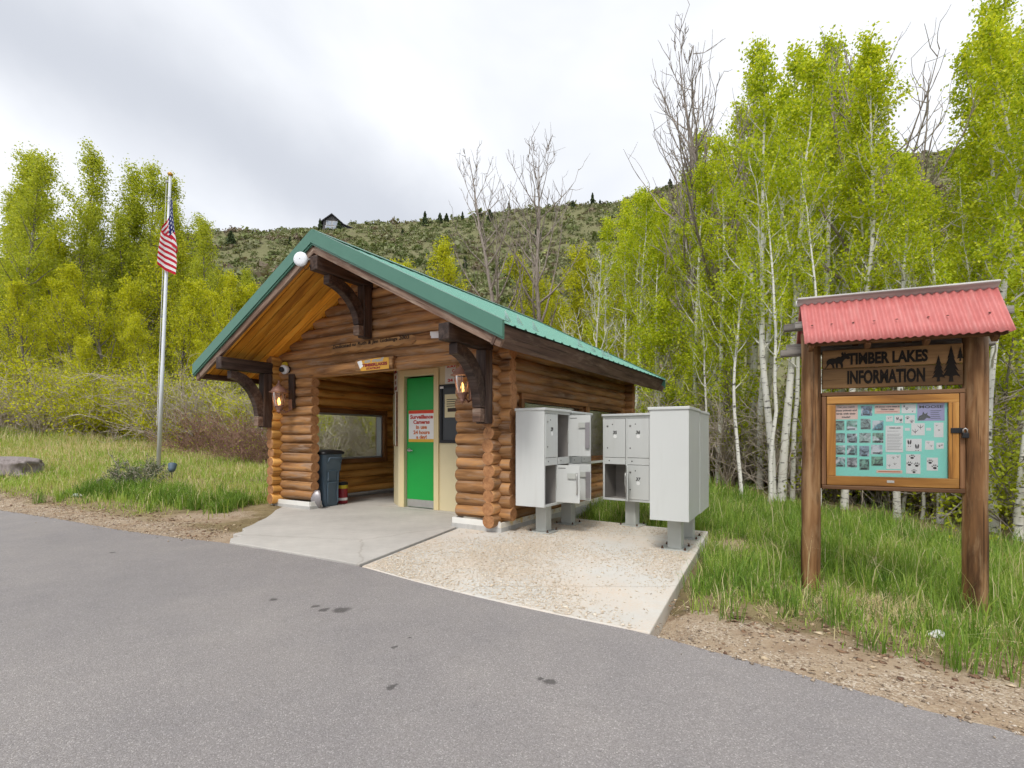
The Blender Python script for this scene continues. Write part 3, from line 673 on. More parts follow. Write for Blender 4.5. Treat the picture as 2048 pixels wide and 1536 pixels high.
# ------------------------------------------------------------ roof
roof_root = MB()
Y0, Y1, EH = -1.075, 5.05, W / 2 + .747
cs = 1 / math.hypot(1, .518); sl = .518 * cs
prof = []
y = Y0 + .012
while y < Y1 - .02:
    prof += [(y, 0), (y + .168, 0), (y + .178, .013), (y + .208, .013), (y + .225, 0)]; y += .225
prof = [(min(p, Y1 - .012), h) for p, h in prof]
for s in (1, -1):
    n = len(roof_root.v); DV = [.05, .8, 1.7, 2.5, EH + .035]
    for (yy, hh) in prof:
        for d in DV: roof_root.v.append((RID + s * (d + hh * sl), yy, ZT(d) + .004 + hh * cs))
    nd = len(DV)
    for i in range(len(prof) - 1):
        for j in range(nd - 1):
            a = n + i * nd + j; q = (a, a + nd, a + nd + 1, a + 1); roof_root.f.append(q if s > 0 else q[::-1]); roof_root.m.append(0)
roof = roof_root.build('roof', M['roof'], cabin)
sol = roof.modifiers.new('thickness', 'SOLIDIFY'); sol.thickness = .003; sol.offset = -1
# screws rows: tiny heads, joined
sb = MB()
for s in (1,):
    for d in (.35, .95, 1.55, 2.15, 2.75):
        y = Y0 + .012 + .08
        while y < Y1 - .05:
            sb.box(RID + s*d - .008, RID + s*d + .008, y - .008, y + .008, ZT(d) - .004, ZT(d) + .014); y += .225
tag(sb.build('screw_heads', M['trim'], roof), kind='stuff')
# ridge cap
b = MB()
for s in (1, -1):
    b.quad((RID, Y0 - .01, 3.946 + .035), (RID, Y1 + .01, 3.946 + .035), (RID + s * .17, Y1 + .01, ZT(.17) + .03), (RID + s * .17, Y0 - .01, ZT(.17) + .03))
rc = b.build('ridge_cap', M['trim'], roof); q = rc.modifiers.new('thickness', 'SOLIDIFY'); q.thickness = .012
# roof deck boards = soffit, each board its own piece
for s in (1, -1):
    i = 0; y = Y0 + .03
    while y < Y1 - .05:
        d0, d1 = .02, EH - .115
        beam('soffit_board', (RID + s * d0, y + .062, ZS(d0) + .012), (RID + s * d1, y + .062, ZS(d1) + .012), .134, .02, M['soffit'], roof, up=(0, 0, 1), bevel=.005)
        y += .1465
# deck above the boards closes the roof body
for s in (1, -1):
    b = MB(); f = lambda p, d: (RID + s * p[0], d, p[1])
    b.prism([(.0, ZS(0) + .03), (EH - .11, ZS(EH - .11) + .03), (EH - .03, ZT(EH - .03) - .012), (0, ZT(0) - .012)], f, Y0 + .06, Y1 - .06)
    b.build('roof_deck', M['fascia'], roof)
# rakes front and rear: green metal trim over brown board
for (yy, nm, dy) in ((Y0, 'front', -1), (Y1, 'rear', 1)):
    for s in (1, -1):
        b = MB(); f = lambda p, d: (RID + s * p[0], d, p[1])
        e = EH + .03
        b.prism([(0, 3.946 - .140), (e, ZT(e) - .140), (e, ZT(e) + .03), (0, 3.946 + .03)], f, yy - .030, yy + .010)
        b.prism([(0, 3.946 - .165), (e, ZT(e) - .165), (e, ZT(e) - .142), (0, 3.946 - .142)], f, yy - .016, yy + .008)
        b.prism([(0, 3.946 + .028), (e, ZT(e) + .028), (e, ZT(e) + .036), (0, 3.946 + .036)], f, yy - .028 if dy < 0 else yy - .10, yy + .11 if dy < 0 else yy + .028)
        b.build('rake_trim', M['trim'], roof)
        m, L = frame((RID, yy + .02 * -dy, 3.946 - .20), (RID + s * EH, yy + .02 * -dy, ZT(EH) - .20))
        # board cut plumb at the ridge
        beam('rake_board', (RID + s * .001, yy + .035 * -dy, 3.946 - .205), (RID + s * (EH - .01), yy + .035 * -dy, ZT(EH - .01) - .205), .045, .115, M['rake'], roof, up=(0, 0, 1), bevel=.004, rough=.0015, seed=int(yy*10)+s)
# eave fascia boards, square to the slope
for s in (1, -1):
    nx_ = Vector((s * cs, 0, -sl)); nup = Vector((s * sl, 0, cs))
    p = Vector((RID + s * EH, 0, ZT(EH))) - nup * .132 + nx_ * -.012
    beam('eave_fascia', (p.x, Y0 + .002, p.z), (p.x, Y1 - .002, p.z), .04, .235, M['fascia'], roof, up=tuple(nup), bevel=.004, rough=.002, seed=5+s)
    # dark drip gap under the metal edge
# clear triangular snow guards near the eave
for (d, y) in ((2.72, -.55), (2.66, -.18), (2.72, .10), (2.70, 1.5), (2.68, 2.05), (2.72, 2.4), (2.68, 2.75)):
    b = MB(); x = RID + d; z = ZT(d) + .006; th = .003
    b.prism([(0, 0), (.10, -.10 * .518 + .0), (.0, .12)], lambda p, q: (x + p[0], y + q, z + p[1]), -th, th)
    b.box(x - .03, x + .10, y - .03, y + .03, z - .05 - .0, z - .045); b.v[-8:] = [(px, py, ZT(px - RID) + (.006 if i < 4 else .010)) for i, (px, py, pz) in enumerate(b.v[-8:])]
    b.build('snow_guard', M['snow'], roof)
# timber brackets
def bracket(x, zb0, zb1, yw, yf, zbot, zbrace, yend):
    m0 = MB(); root = beam('bracket', (x, yf, (zb0 + zb1) / 2), (x, yw + .02, (zb0 + zb1) / 2), .15, zb1 - zb0, M['timber'], cabin, bevel=.012, rough=.004, seed=int(x * 10) + 50)
    inv = root.matrix_basis.inverted()
    def sub(o): o.matrix_local = inv @ o.matrix_basis; o.parent = root
    pst = beam('post', (x, yw - .075, zbot), (x, yw - .075, zb0 - .002), .15, .15, M['timber'], None, up=(0, 1, 0), bevel=.01, rough=.003, seed=int(x * 7) + 3)
    sub(pst)
    b = MB(); N = 14; yp = yw - .15; wd = .06
    zt = zb0 - .001
    ring = []
    for i in range(N + 1):
        a = math.pi / 2 * i / N
        yc = yend + (yp - .035 - yend) * math.sin(a); zc = zbrace + (zt - .07 - zbrace) * math.cos(a)
        tn = Vector((0, (yp - .035 - yend) * math.cos(a), -(zt - .07 - zbrace) * math.sin(a))).normalized(); nn = Vector((0, -tn.z, tn.y))
        th = .062 + .02 * math.sin(a * 2)
        ring.append((Vector((0, yc, zc)) - nn * th, Vector((0, yc, zc)) + nn * th))
    for lo, hi in ring: b.v += [(x - wd, lo.y, lo.z), (x + wd, lo.y, lo.z), (x + wd, hi.y, hi.z), (x - wd, hi.y, hi.z)]
    for i in range(N):
        for k in range(4): a = i*4+k; c = i*4+(k+1) % 4; b.f.append((a, c, c+4, a+4)); b.m.append(0)
    b.f += [(3,2,1,0), (N*4, N*4+1, N*4+2, N*4+3)]; b.m += [0,0]
    o = b.build('brace', M['timber'], None, bevel=.008); sub(o)
    o = MB().box(x - .06, x + .06, yp - .095, yp - .002, zbot + .02, zbrace - .01).build('foot_block', M['rake'], None, bevel=.006); sub(o)
bracket(0, 2.28, 2.47, -.235, -1.10, 1.37, 1.56, -.93)
bracket(-W, 2.28, 2.47, -.235, -1.10, 1.37, 1.56, -.93)
bracket(RID, 3.45, 3.645, -.095, -1.07, 2.68, 2.85, -.86)
# carved letters on the gable log, and the log-slab station sign
zd = .23 + SP * 15
M['trimcut'] = wood('fresh_cut_face', (.24, .12, .045), (.40, .20, .07), (.55, .29, .10), gx=1.0, gy=8, rough=.55)
ded = MB(); n = 24
for i in range(n + 1):
    x = -3.16 + 1.84 * i / n; e = .012 * math.sin(i * 1.7); zz = [(-.106, .058), (-.112, .0), (-.102, -.060 - e)]
    if i in (0, n): zz = [(-.088, .03), (-.092, 0), (-.088, -.03)]
    for (yy, dz) in zz: ded.v.append((x, yy, zd + dz))
for i in range(n):
    for k in range(2): a = i*3+k; ded.f.append((a, a+1, a+4, a+3)); ded.m.append(0)
# the carved plaque is a flattened fresh-cut face on the log
dp = ded.build('carved_plaque', M['trimcut'], cabin)
sol = dp.modifiers.new('thickness', 'SOLIDIFY'); sol.thickness = .03; sol.offset = -1
lettering('Dedicated to Ruth & Jim Giddings 2003', .088, M['ink'], dp, facing(-2.24, -.1145, zd + .026, 0, R(-5)), .002, fit=(1.62, .072))
um = MB(); rs = .115; n = 14
zs_ = .23 + SP * 13 + .01
prof_ = [(-.02, -.085), (-.09, -.095), (-.135, -.09), (-.155, -.05), (-.158, .04), (-.14, .085), (-.10, .10), (-.02, .09)]
um.prism([(p[0], p[1]) for p in prof_], lambda p, d: (d, p[0], zs_ + p[1]), -2.50, -1.72)
ums = um.build('station_sign', [M['post'], M['logend']], cabin, bevel=.012)
fl = MB(); fl.prism([(-2.42, .058), (-2.36, -.092), (-1.775, -.092), (-1.785, .07), (-2.0, .082)], lambda p, d: (p[0], d + (-.012 if p[1] < -.05 else 0) * 0, zs_ + p[1]), -.1615, -.1592)
fl.build('carved_face', plain('amber_carved_face', (.62, .33, .04), .45, var=.2), ums)
lettering('us mail', .095, M['galv'], ums, facing(-2.08, -.1625, zs_ + .052), .004, shear=.25, fit=(.40, .058))
lettering('TIMBERLAKES', .068, M['maroon_ink'], ums, facing(-2.07, -.1625, zs_ - .012), .004, fit=(.52, .048))
lettering('STATION', .045, M['maroon_ink'], ums, facing(-2.10, -.1625, zs_ - .064), .003, fit=(.29, .034))
ev = MB(); ev.prism([(-2.44, .055), (-2.38, -.055), (-2.31, -.02), (-2.35, .07)], lambda p, d: (p[0], d, zs_ + p[1]), -.1618, -.1608); ev.build('envelope_mark', M['paper'], ums)
# boards carrying the lanterns
beam('lantern_board', (-4.10, -.105, 1.70), (-4.10, -.105, 2.27), .05, .13, M['timber'], cabin, up=(1, 0, 0))
beam('lantern_board', (-.31, -.105, 1.70), (-.31, -.105, 2.16), .05, .13, M['timber'], cabin, up=(1, 0, 0))
# small yellow junction knob by the camera
MB().lathe([(0, 0), (.05, .0), (.055, .03), (.03, .07), (0, .075)], 14).build('yellow_knob', M['yellow_lid'], cabin, smooth=True, mat4=Matrix.Translation((-4.26, -.10, 2.44)) @ Matrix.Rotation(R(90), 4, 'X'))

def place(o, a, b_, z, rz=0):
    o.location = cab(a, b_, z); o.rotation_euler = (0, 0, CT + rz); return o
# lanterns (things hung on the shelter)
def lantern(label, a, z):
    t = thing('wall_lantern', label, 'lantern', group='lit lanterns on the log pillars'); place(t, a, -.35, z)
    MB().lathe([(0, .325), (.012, .32), (.02, .30), (.010, .285), (.018, .27), (.035, .255), (.04, .235), (.085, .205), (.115, .165), (.122, .14), (.150, .132), (.150, .124), (.11, .12), (.09, .115)], 24).build('cap', M['copper'], t, smooth=True)
    sh = MB().lathe([(.098, .115), (.092, .05), (.080, -.03), (.066, -.09)], 24).build('glass', M['glass_lamp'], t, smooth=True)
    b = MB()
    for k in range(6):
        a_ = 2 * math.pi * k / 6
        b.tube([(.101 * math.cos(a_), .101 * math.sin(a_), .118), (.094 * math.cos(a_), .094 * math.sin(a_), .04), (.082 * math.cos(a_), .082 * math.sin(a_), -.03), (.068 * math.cos(a_), .068 * math.sin(a_), -.092)], .006, 5)
    b.build('cage', M['copper'], t)
    MB().lathe([(.072, -.088), (.082, -.092), (.082, -.102), (.06, -.112), (.058, -.135), (.035, -.165), (.03, -.18), (.045, -.195), (.02, -.205), (.006, -.225), (0, -.228)], 20).build('base', M['copper'], t, smooth=True)
    MB().lathe([(0, .04), (.008, .03), (.018, 0), (.022, -.025), (.014, -.05), (.010, -.085)], 14).build('bulb', M['bulb'], t, smooth=True)
    MB().tube([(0, .05, -.15), (.0, .12, -.20), (0, .19, -.17), (0, .215, -.09)], [.014, .013, .013, .016], 8).build('arm', M['copper'], t, smooth=True)
    MB().box(-.04, .04, .205, .222, -.16, .02).build('back_plate', M['copper'], t, bevel=.004)
    ld = bpy.data.lights.new('lantern_light', 'POINT'); ld.energy = .6; ld.color = (1, .66, .28); ld.shadow_soft_size = .03
    lo = bpy.data.objects.new('lantern_light', ld); COL.objects.link(lo); lo.parent = t; lo.location = (0, -.045, 0)
    return t
lantern('lit copper lantern on the left pillar beside the trash bin', -4.10, 1.82)
lantern('lit copper lantern on the right pillar near the mailboxes', -.31, 1.855)
# cameras and radio dish
t = thing('security_camera', 'small white round security camera high on the left pillar', 'camera'); place(t, -4.21, -.17, 2.35)
MB().lathe([(0, -.075), (.045, -.065), (.072, -.03), (.078, .0), (.078, .03), (.05, .045), (0, .05)], 20).build('housing', M['dish'], t, smooth=True, mat4=Matrix.Rotation(R(105), 4, 'X') @ Matrix.Rotation(R(0), 4, 'Y'))
MB().lathe([(0, .1), (.03, .098), (.042, .085), (.045, .06)], 18).build('lens', M['black'], t, smooth=True, mat4=Matrix.Translation((.015, -.012, 0)) @ Matrix.Rotation(R(100), 4, 'X') @ Matrix.Rotation(R(14), 4, 'Y'))
MB().box(-.05, .05, .04, .08, -.05, .05).build('mount', M['black'], t, bevel=.01)
t = thing('flood_light', 'white box light under the right bracket beam', 'light'); place(t, -.78, -.22, 2.56, R(20))
MB().box(-.12, .10, -.06, .06, -.012, .045).build('housing', M['white'], t, bevel=.008)
MB().box(-.10, .05, -.075, -.061, -.05, .03).build('face', M['dish'], t, bevel=.006)
MB().box(.05, .09, .05, .135, -.01, .03).build('arm', M['white'], t, bevel=.004)
t = thing('radio_dish', 'round white radio dish at the front peak of the roof', 'dish'); place(t, -2.36, -1.20, 3.575, R(25))
MB().lathe([(0, .012), (.06, .010), (.095, .0), (.098, -.02), (.08, -.045), (.03, -.06), (0, -.062)], 32).build('radome', M['dish'], t, smooth=True, mat4=Matrix.Rotation(R(90), 4, 'X'))
MB().lathe([(0, .0135), (.008, .0135), (.008, .012)], 12).build('hub', M['galv'], t, mat4=Matrix.Rotation(R(90), 4, 'X'))
MB().tube([(0, .05, 0), (.02, .13, .03), (.08, .15, .05)], .012, 8).build('bracket_arm', M['galv'], t)
MB().tube([(.01, .04, -.06), (.03, .06, -.13), (.06, .09, -.11), (.09, .12, -.02)], .004, 6).build('cable', M['black'], t)
# ================================================================== parcel lockers
GRP = 'grey parcel lockers on pedestals beside the shelter'
def locker(label, x, y, z, rz, doors, numbers, peds=True):
    """front faces local -Y; doors: dict cell -> open angle in degrees (None = shut)"""
    t = thing('parcel_locker', label, 'mailbox', (x, y, z), rz, GRP)
    w2, d2, z0, z1 = .355, .20, .355, 1.525; th = .012
    b = MB()
    b.box(-w2, -w2 + th, -d2, d2, z0, z1); b.box(w2 - th, w2, -d2, d2, z0, z1)
    b.box(-w2 + th, w2 - th, d2 - th, d2, z0, z1); b.box(-w2 + th, w2 - th, -d2, d2 - th, z0, z0 + th); b.box(-w2 + th, w2 - th, -d2, d2 - th, z1 - th, z1)
    b.box(-.010, .010, -d2 + .001, d2 - th, z0 + th, z1 - th); b.box(-w2 + th, w2 - th, -d2 + .001, d2 - th, .905, .917)
    # face frame
    b.box(-w2 + th, w2 - th, -d2, -d2 + .014, z0 + th, z0 + .03); b.box(-w2 + th, w2 - th, -d2, -d2 + .014, z1 - .035, z1 - th)
    b.box(-w2 + th, -w2 + .028, -d2, -d2 + .014, z0 + .03, z1 - .035); b.box(w2 - .028, w2 - th, -d2, -d2 + .014, z0 + .03, z1 - .035)
    b.build('cabinet', M['mail'], t, bevel=.003)
    inn = MB()
    for c0, c1 in ((-w2 + th + .001, -.011), (.011, w2 - th - .001)):
        for q0, q1 in ((z0 + th + .001, .904), (.918, z1 - th - .001)):
            inn.quad((c0, d2 - th - .001, q0), (c1, d2 - th - .001, q0), (c1, d2 - th - .001, q1), (c0, d2 - th - .001, q1))
            inn.quad((c0, -d2 + .02, q0), (c0, d2 - th, q0), (c0, d2 - th, q1), (c0, -d2 + .02, q1)); inn.quad((c1, -d2 + .02, q0), (c1, -d2 + .02, q1), (c1, d2 - th, q1), (c1, d2 - th, q0))
            inn.quad((c0, -d2 + .02, q0), (c1, -d2 + .02, q0), (c1, d2 - th, q0), (c0, d2 - th, q0))
    inn.build('lining', M['mail_in'], t)
    cp = MB().box(-w2 - .014, w2 + .014, -d2 - .022, d2 + .010, z1, z1 + .032).build('cap', M['mail'], t, bevel=.006)
    MB().box(-w2 - .002, w2 + .002, -d2 - .006, -d2, z1 - .022, z1 - .001).build('drip_edge', M['ped'], t)
    for c in (0, 1):
        x0, x1 = ((-.325, -.014), (.014, .325))[c]
        s_ = MB().box(x0, x1, -d2 - .006, -d2 + .002, .858, .948).build('strip', M['mail'], t, bevel=.002)
        MB().lathe([(0, .0), (.009, .0), (.009, -.004)], 12).build('keyhole', M['black'], s_, mat4=Matrix.Translation((x0 + .07, -d2 - .007, .905)) @ Matrix.Rotation(R(90), 4, 'X'))
        for r_ in (0, 1):
            q0, q1 = ((.388, .852), (.954, 1.486))[r_]; cell = (c, r_); ang = doors.get(cell)
            W_, H_ = x1 - x0, q1 - q0
            dm = MB().box(-W_, 0, -.014, 0, 0, H_)
            do = dm.build('door', M['mail'], t, bevel=.003); do.location = (x1, -d2 + .008, q0); do.rotation_euler = (0, 0, R(ang or 0))
            if ang is None:
                for (hx, hz) in ((.045, H_ - .10), (.045, .13)):
                    MB().lathe([(0, 0), (.019, 0), (.019, -.003)], 16).build('lock_ring', M['steel'] if hz > .2 else M['lock'], do, mat4=Matrix.Translation((-W_ + hx, -.0145, hz)) @ Matrix.Rotation(R(90), 4, 'X') @ Matrix.Diagonal((.9 if hz > .2 else .55, .9 if hz > .2 else .55, 1, 1)))
                    MB().lathe([(0, .002), (.009, .002), (.009, 0)], 12).build('lock_core', M['black'], do, mat4=Matrix.Translation((-W_ + hx, -.0175, hz)) @ Matrix.Rotation(R(90), 4, 'X') @ Matrix.Diagonal((.8, .8, 1, 1)))
                MB().lathe([(0, .001), (.008, .001), (.008, 0)], 12).build('peep_hole', M['black'], do, mat4=Matrix.Translation((-W_ + .12, -.0150, H_ - .075)) @ Matrix.Rotation(R(90), 4, 'X'))
                if cell in numbers:
                    lettering(numbers[cell], .062, M['ink'], do, facing(-W_ + .155, -.0152, H_ - .19), .002, 1.0, .15, name='number')
                    MB().lathe([(0, .0008), (.026, .0008), (.026, 0)], 16).build('sticker', M['paper'], do, mat4=Matrix.Translation((-W_ + .16, -.0148, H_ - .242)) @ Matrix.Rotation(R(90), 4, 'X'))
            else:
                MB().box(-W_ * .86, -W_ * .50, .001, .020, H_ - .165, H_ - .095).build('lock_box', M['ped'], do, bevel=.003)
                if cell == (0, 0):
                    MB().tube([(-W_ * .90, .014, H_ - .09), (-W_ * .90, .02, H_ - .15), (-W_ * .91, .012, H_ - .28), (-W_ * .90, .014, H_ - .36)], .008, 8).build('latch_rod', M['steel'], do, smooth=True)
                else:
                    MB().box(-W_ * .985, -W_ * .80, .001, .024, H_ - .43, H_ - .095).build('latch_bar', M['lock'], do, bevel=.003)
                MB().box(-W_ * .40, -W_ * .08, .0005, .003, H_ - .040, H_ - .034).build('slot', M['black'], do)
                MB().tube([(-.004, .01, .18), (-.004, .01, .34)], .007, 8).build('hinge', M['ped'], do)
    if peds:
        MB().box(-.075, .075, -.075, .075, .012, z0).build('pedestal', M['ped'], t, bevel=.006)
        MB().box(-.15, .15, -.15, .15, .001, .012).build('base_plate', M['ped'], t, bevel=.002)
        for sx in (-1, 1):
            for sy in (-1, 1): MB().lathe([(0, .03), (.008, .03), (.008, .014), (.014, .014), (.014, 0), (0, 0)], 8).build('bolt', M['bolt'], t, loc=(sx * .12, sy * .12, .012))
    return t
OPEN = 92
FA = math.atan2(.85, .526)          # front towards +a
pz = lambda x, y: padz((x, y))
locker('parcel locker nearest the log wall with two doors hanging open', .402, 6.51, pz(.4, 6.51), FA, {(0,0): OPEN, (1,1): OPEN - 2, (1,0): OPEN + 1}, {(0,1): '29'})
locker('parcel locker in line behind the one with open doors, mostly hidden', .789, 7.16, pz(.75, 7.16), FA + R(1), {}, {})
locker('parcel locker facing the road with doors numbered 35 36 37 and one empty cell', 1.69, 7.16, pz(1.68, 7.12), R(-37), {(0,0): 117}, {(0,1): '35', (1,1): '36', (1,0): '37'})
FB = math.atan2(-.877, -.48)
locker('parcel locker showing its plain side, nearest the road', 1.82, 5.67, pz(1.82, 5.67), FB, {}, {})
locker('parcel locker tucked right behind the one showing its plain side', 2.178, 6.325, pz(2.17, 6.32), FB, {}, {})

# ================================================================== information kiosk
KX, KY, KT = 2.591, 4.42, -math.atan2(.43, 1.031)
kz0, kz1 = gz1(KX, KY), gz1(3.622, 3.99)
kio = thing('information_board', 'wooden information board with red corrugated roof on two round posts', 'information board', (KX, KY, 0), KT)
KL = 1.117
def kpost(x, r, zb, zt, seed):
    rr = random.Random(seed); b = MB(); n = 9
    m = Matrix.Translation((x, 0, zb)) @ Matrix.Rotation(R(-90), 4, 'Y')
    L = zt - zb
    b.tube([(L * i / n, rr.uniform(-1, 1) * .003, rr.uniform(-1, 1) * .003) for i in range(n + 1)], [r * rr.uniform(.97, 1.04) for _ in range(n + 1)], 20, True, 0, 0, .012, seed)
    return b.build('post', M['post'], kio, smooth=True, mat4=m)
kpost(0, .074, kz0 - .25, 2.10, 5); kpost(KL, .080, kz1 - .25, 2.10, 9)
# roof: corrugated sheet front and back
def corr(s, name):
    b = MB(); n = 200; x0, x1 = -.085, 1.24; rows = 5
    for i in range(n + 1):
        x = x0 + (x1 - x0) * i / n; h = .0085 * math.cos(2 * math.pi * x / .054)
        for j in range(rows):
            q = j / (rows - 1); y = s * (.02 + .285 * q); z = 2.365 - .395 * q
            b.v.append((x, y + s * h * .81, z + h * .58))
    for i in range(n):
        for j in range(rows - 1):
            a = i * rows + j; f = (a, a + 1, a + rows + 1, a + rows); b.f.append(f if s < 0 else f[::-1]); b.m.append(0)
    o = b.build(name, M['redroof'], kio, smooth=True); q = o.modifiers.new('thickness', 'SOLIDIFY'); q.thickness = .003
    return o
t = NT('faded_red_roof'); v = t.coord(); n = t.noise(t.coord(scale=(1, 3, 1)), 4, 6, .65); n2 = t.noise(t.coord(scale=(14, 2, 2)), 2, 4)
c = t.mix(t.ramp(n, [(.3, 0), (.7, 1)]), (.47, .125, .115), (.585, .20, .185)); c = t.mix(t.math('MULTIPLY', t.ramp(n2, [(.5, 0), (.75, 1)]), .35), c, (.64, .32, .29))
M['redroof'] = t.done(t.bsdf(c, .5, None, 0, .4))
rf = corr(-1, 'roof_sheet'); corr(1, 'roof_sheet')
for i, x in enumerate((-.02, .12, .27, .41, .56, .76, .88, 1.13)):
    q = .62; MB().lathe([(0, .006), (.008, .004), (.009, 0)], 10).build('screw', M['bolt'], rf, loc=(x, -(.02 + .285 * q) - .012, 2.365 - .395 * q + .009))
beam('ridge_board', (-.11, -.035, 2.372), (1.25, -.035, 2.372), .022, .085, M['grey_wood'], kio, up=(0, -.75, .66), rough=.002, seed=3)
beam('ridge_board', (-.11, .035, 2.374), (1.25, .035, 2.374), .022, .085, M['grey_wood'], kio, up=(0, .75, .66), rough=.002, seed=4)
# rafters and purlins under the sheet
for x in (-.03, .36, .74, 1.15):
    for s in (-1, 1): beam('rafter', (x, s * .005, 2.265), (x, s * .25, 1.925), .04, .06, M['casedark'], kio, up=(0, s * .8, .58))
for (y, z, x0, x1, mt) in ((-.105, 2.155, -.14, 1.30, 'grey_end'), (.12, 2.185, -.20, 1.30, 'grey_end'), (.225, 2.02, -.17, 1.27, 'grey_end'), (.18, 1.965, -.22, 1.30, 'grey_end'), (-.225, 1.985, -.06, 1.22, 'casedark')):
    beam('purlin', (x0, y, z), (x1, y, z), .07, .06, M[mt], kio)
# carved sign of two planks
SX0, SX1, SZ0, SZ1 = .080, 1.032, 1.617, 1.94
sg0 = beam('sign_plank', (SX0, -.02, 1.862), (SX1, -.02, 1.862), .036, .156, M['signwood'], kio, rough=.0012, seed=11)
sg1 = beam('sign_plank', (SX0, -.02, 1.697), (SX1, -.02, 1.697), .036, .168, M['signwood'], kio, rough=.0012, seed=12)
i0 = sg0.matrix_basis.inverted(); i1 = sg1.matrix_basis.inverted()
lettering('TIMBER LAKES', .125, M['burnt'], sg0, i0 @ facing(.535, -.0405, 1.858), .0055, fit=(.545, .100))
lettering('INFORMATION', .135, M['burnt'], sg1, i1 @ facing(.525, -.0405, 1.703), .0055, fit=(.53, .115))
def flat(poly, mat, parent, m4, name, th=.0015):
    me = MB(); me.prism(poly, lambda p, d: (p[0], p[1], d), 0, th); return me.build(name, mat, parent, mat4=m4)
moose = [(0,0),(.07,.10),(.10,.22),(.075,.34),(.10,.46),(.17,.54),(.30,.58),(.42,.56),(.55,.66),(.63,.63),(.70,.72),(.64,.80),(.70,.92),(.76,.80),(.80,.94),(.85,.78),(.92,.84),(.90,.70),(.98,.64),(1.0,.52),(.92,.48),(.83,.52),(.76,.44),(.70,.30),(.73,.18),(.72,.0),(.65,.0),(.64,.16),(.58,.26),(.52,.22),(.53,.0),(.46,.0),(.45,.2),(.42,.28),(.36,.22),(.40,.0),(.32,.0),(.29,.18),(.22,.26),(.14,.16),(.06,.0)]
flat([(p[0] * .185, p[1] * .145) for p in reversed(moose)][::-1], M['burnt'], sg0, i0 @ facing(.095, -.0405, 1.787), 'moose_figure')
def pine(wd, ht, tiers=5):
    L = [(0, ht)]; rr = random.Random(tiers)
    for k in range(tiers):
        z = ht * (1 - (k + 1) / (tiers + .9)); ww = wd * .5 * (k + 1.1) / tiers; L += [(-ww, z - ht * .03), (-ww * .55, z + ht * .02)]
    zb = ht * (1 - tiers / (tiers + .9)); L += [(-wd * .09, zb), (-wd * .13, 0)]
    return L + [(-p[0], p[1]) for p in reversed(L[1:])]
for (x, z, wd, ht) in ((.875, 1.645, .085, .21), (.955, 1.640, .115, .285)):
    flat(pine(wd, ht, 5), M['burnt'], sg1, i1 @ facing(x, -.041, z), 'pine_figure')
flat(pine(.045, .11, 4), M['burnt'], sg0, i0 @ facing(1.012, -.041, 1.80), 'pine_figure')
# display case
CZ0, CZ1 = .765, 1.58
for p0, p1, up in (((.075, .02, CZ1 - .014), (1.045, .02, CZ1 - .014), (0,0,1)), ((.075, .02, CZ0 + .014), (1.045, .02, CZ0 + .014), (0,0,1))):
    beam('case_frame', p0, p1, .13, .034, M['casedark'], kio, up=up)
for x in (.092, 1.027): beam('case_frame', (x, .02, CZ0 + .032), (x, .02, CZ1 - .032), .125, .034, M['casedark'], kio, up=(1, 0, 0))
MB().box(.11, 1.01, .055, .07, CZ0 + .032, CZ1 - .032).build('case_back', M['casedark'], kio)
fx0, fx1, fz0, fz1, fw = .112, 1.006, CZ0 + .034, CZ1 - .034, .070
cdoor = beam('case_door', (fx0, -.03, fz1 - fw/2), (fx1, -.03, fz1 - fw/2), .026, fw, M['case'], kio, bevel=.004); ci = cdoor.matrix_basis.inverted()
def csub(o): o.matrix_local = ci @ o.matrix_basis; o.parent = cdoor; return o
csub(beam('bottom_rail', (fx0, -.03, fz0 + fw * .55), (fx1, -.03, fz0 + fw * .55), .026, fw * 1.1, M['case'], None, bevel=.004))
csub(beam('stile', (fx0 + fw * .47, -.03, fz0 + fw * 1.1), (fx0 + fw * .47, -.03, fz1 - fw), .026, fw * .94, M['case'], None, up=(1, 0, 0), bevel=.004))
csub(beam('stile', (fx1 - fw * .47, -.03, fz0 + fw * 1.1), (fx1 - fw * .47, -.03, fz1 - fw), .026, fw * .94, M['case'], None, up=(1, 0, 0), bevel=.004))
csub(MB().box(fx0 + fw * .94, fx1 - fw * .94, -.026, -.022, fz0 + fw * 1.1, fz1 - fw).build('pane', M['glass_case'], None))
csub(MB().box(.535, .585, -.045, -.0435, fz0 + .030, fz0 + .050).build('label_plate', M['steel'], None, bevel=.001))
csub(MB().box(fx1 - .055, fx1 + .022, -.052, -.0435, 1.235, 1.275).build('hasp', M['black'], None, bevel=.002))
lk = csub(MB().box(fx1 + .006, fx1 + .048, -.085, -.054, 1.195, 1.238).build('padlock', M['black'], None, bevel=.005))
lk2 = MB().tube([(fx1 + .014, -.07, 1.236), (fx1 + .015, -.07, 1.262), (fx1 + .027, -.07, 1.272), (fx1 + .039, -.07, 1.262), (fx1 + .040, -.07, 1.236)], .005, 8).build('shackle', M['steel'], None, smooth=True); csub(lk2)
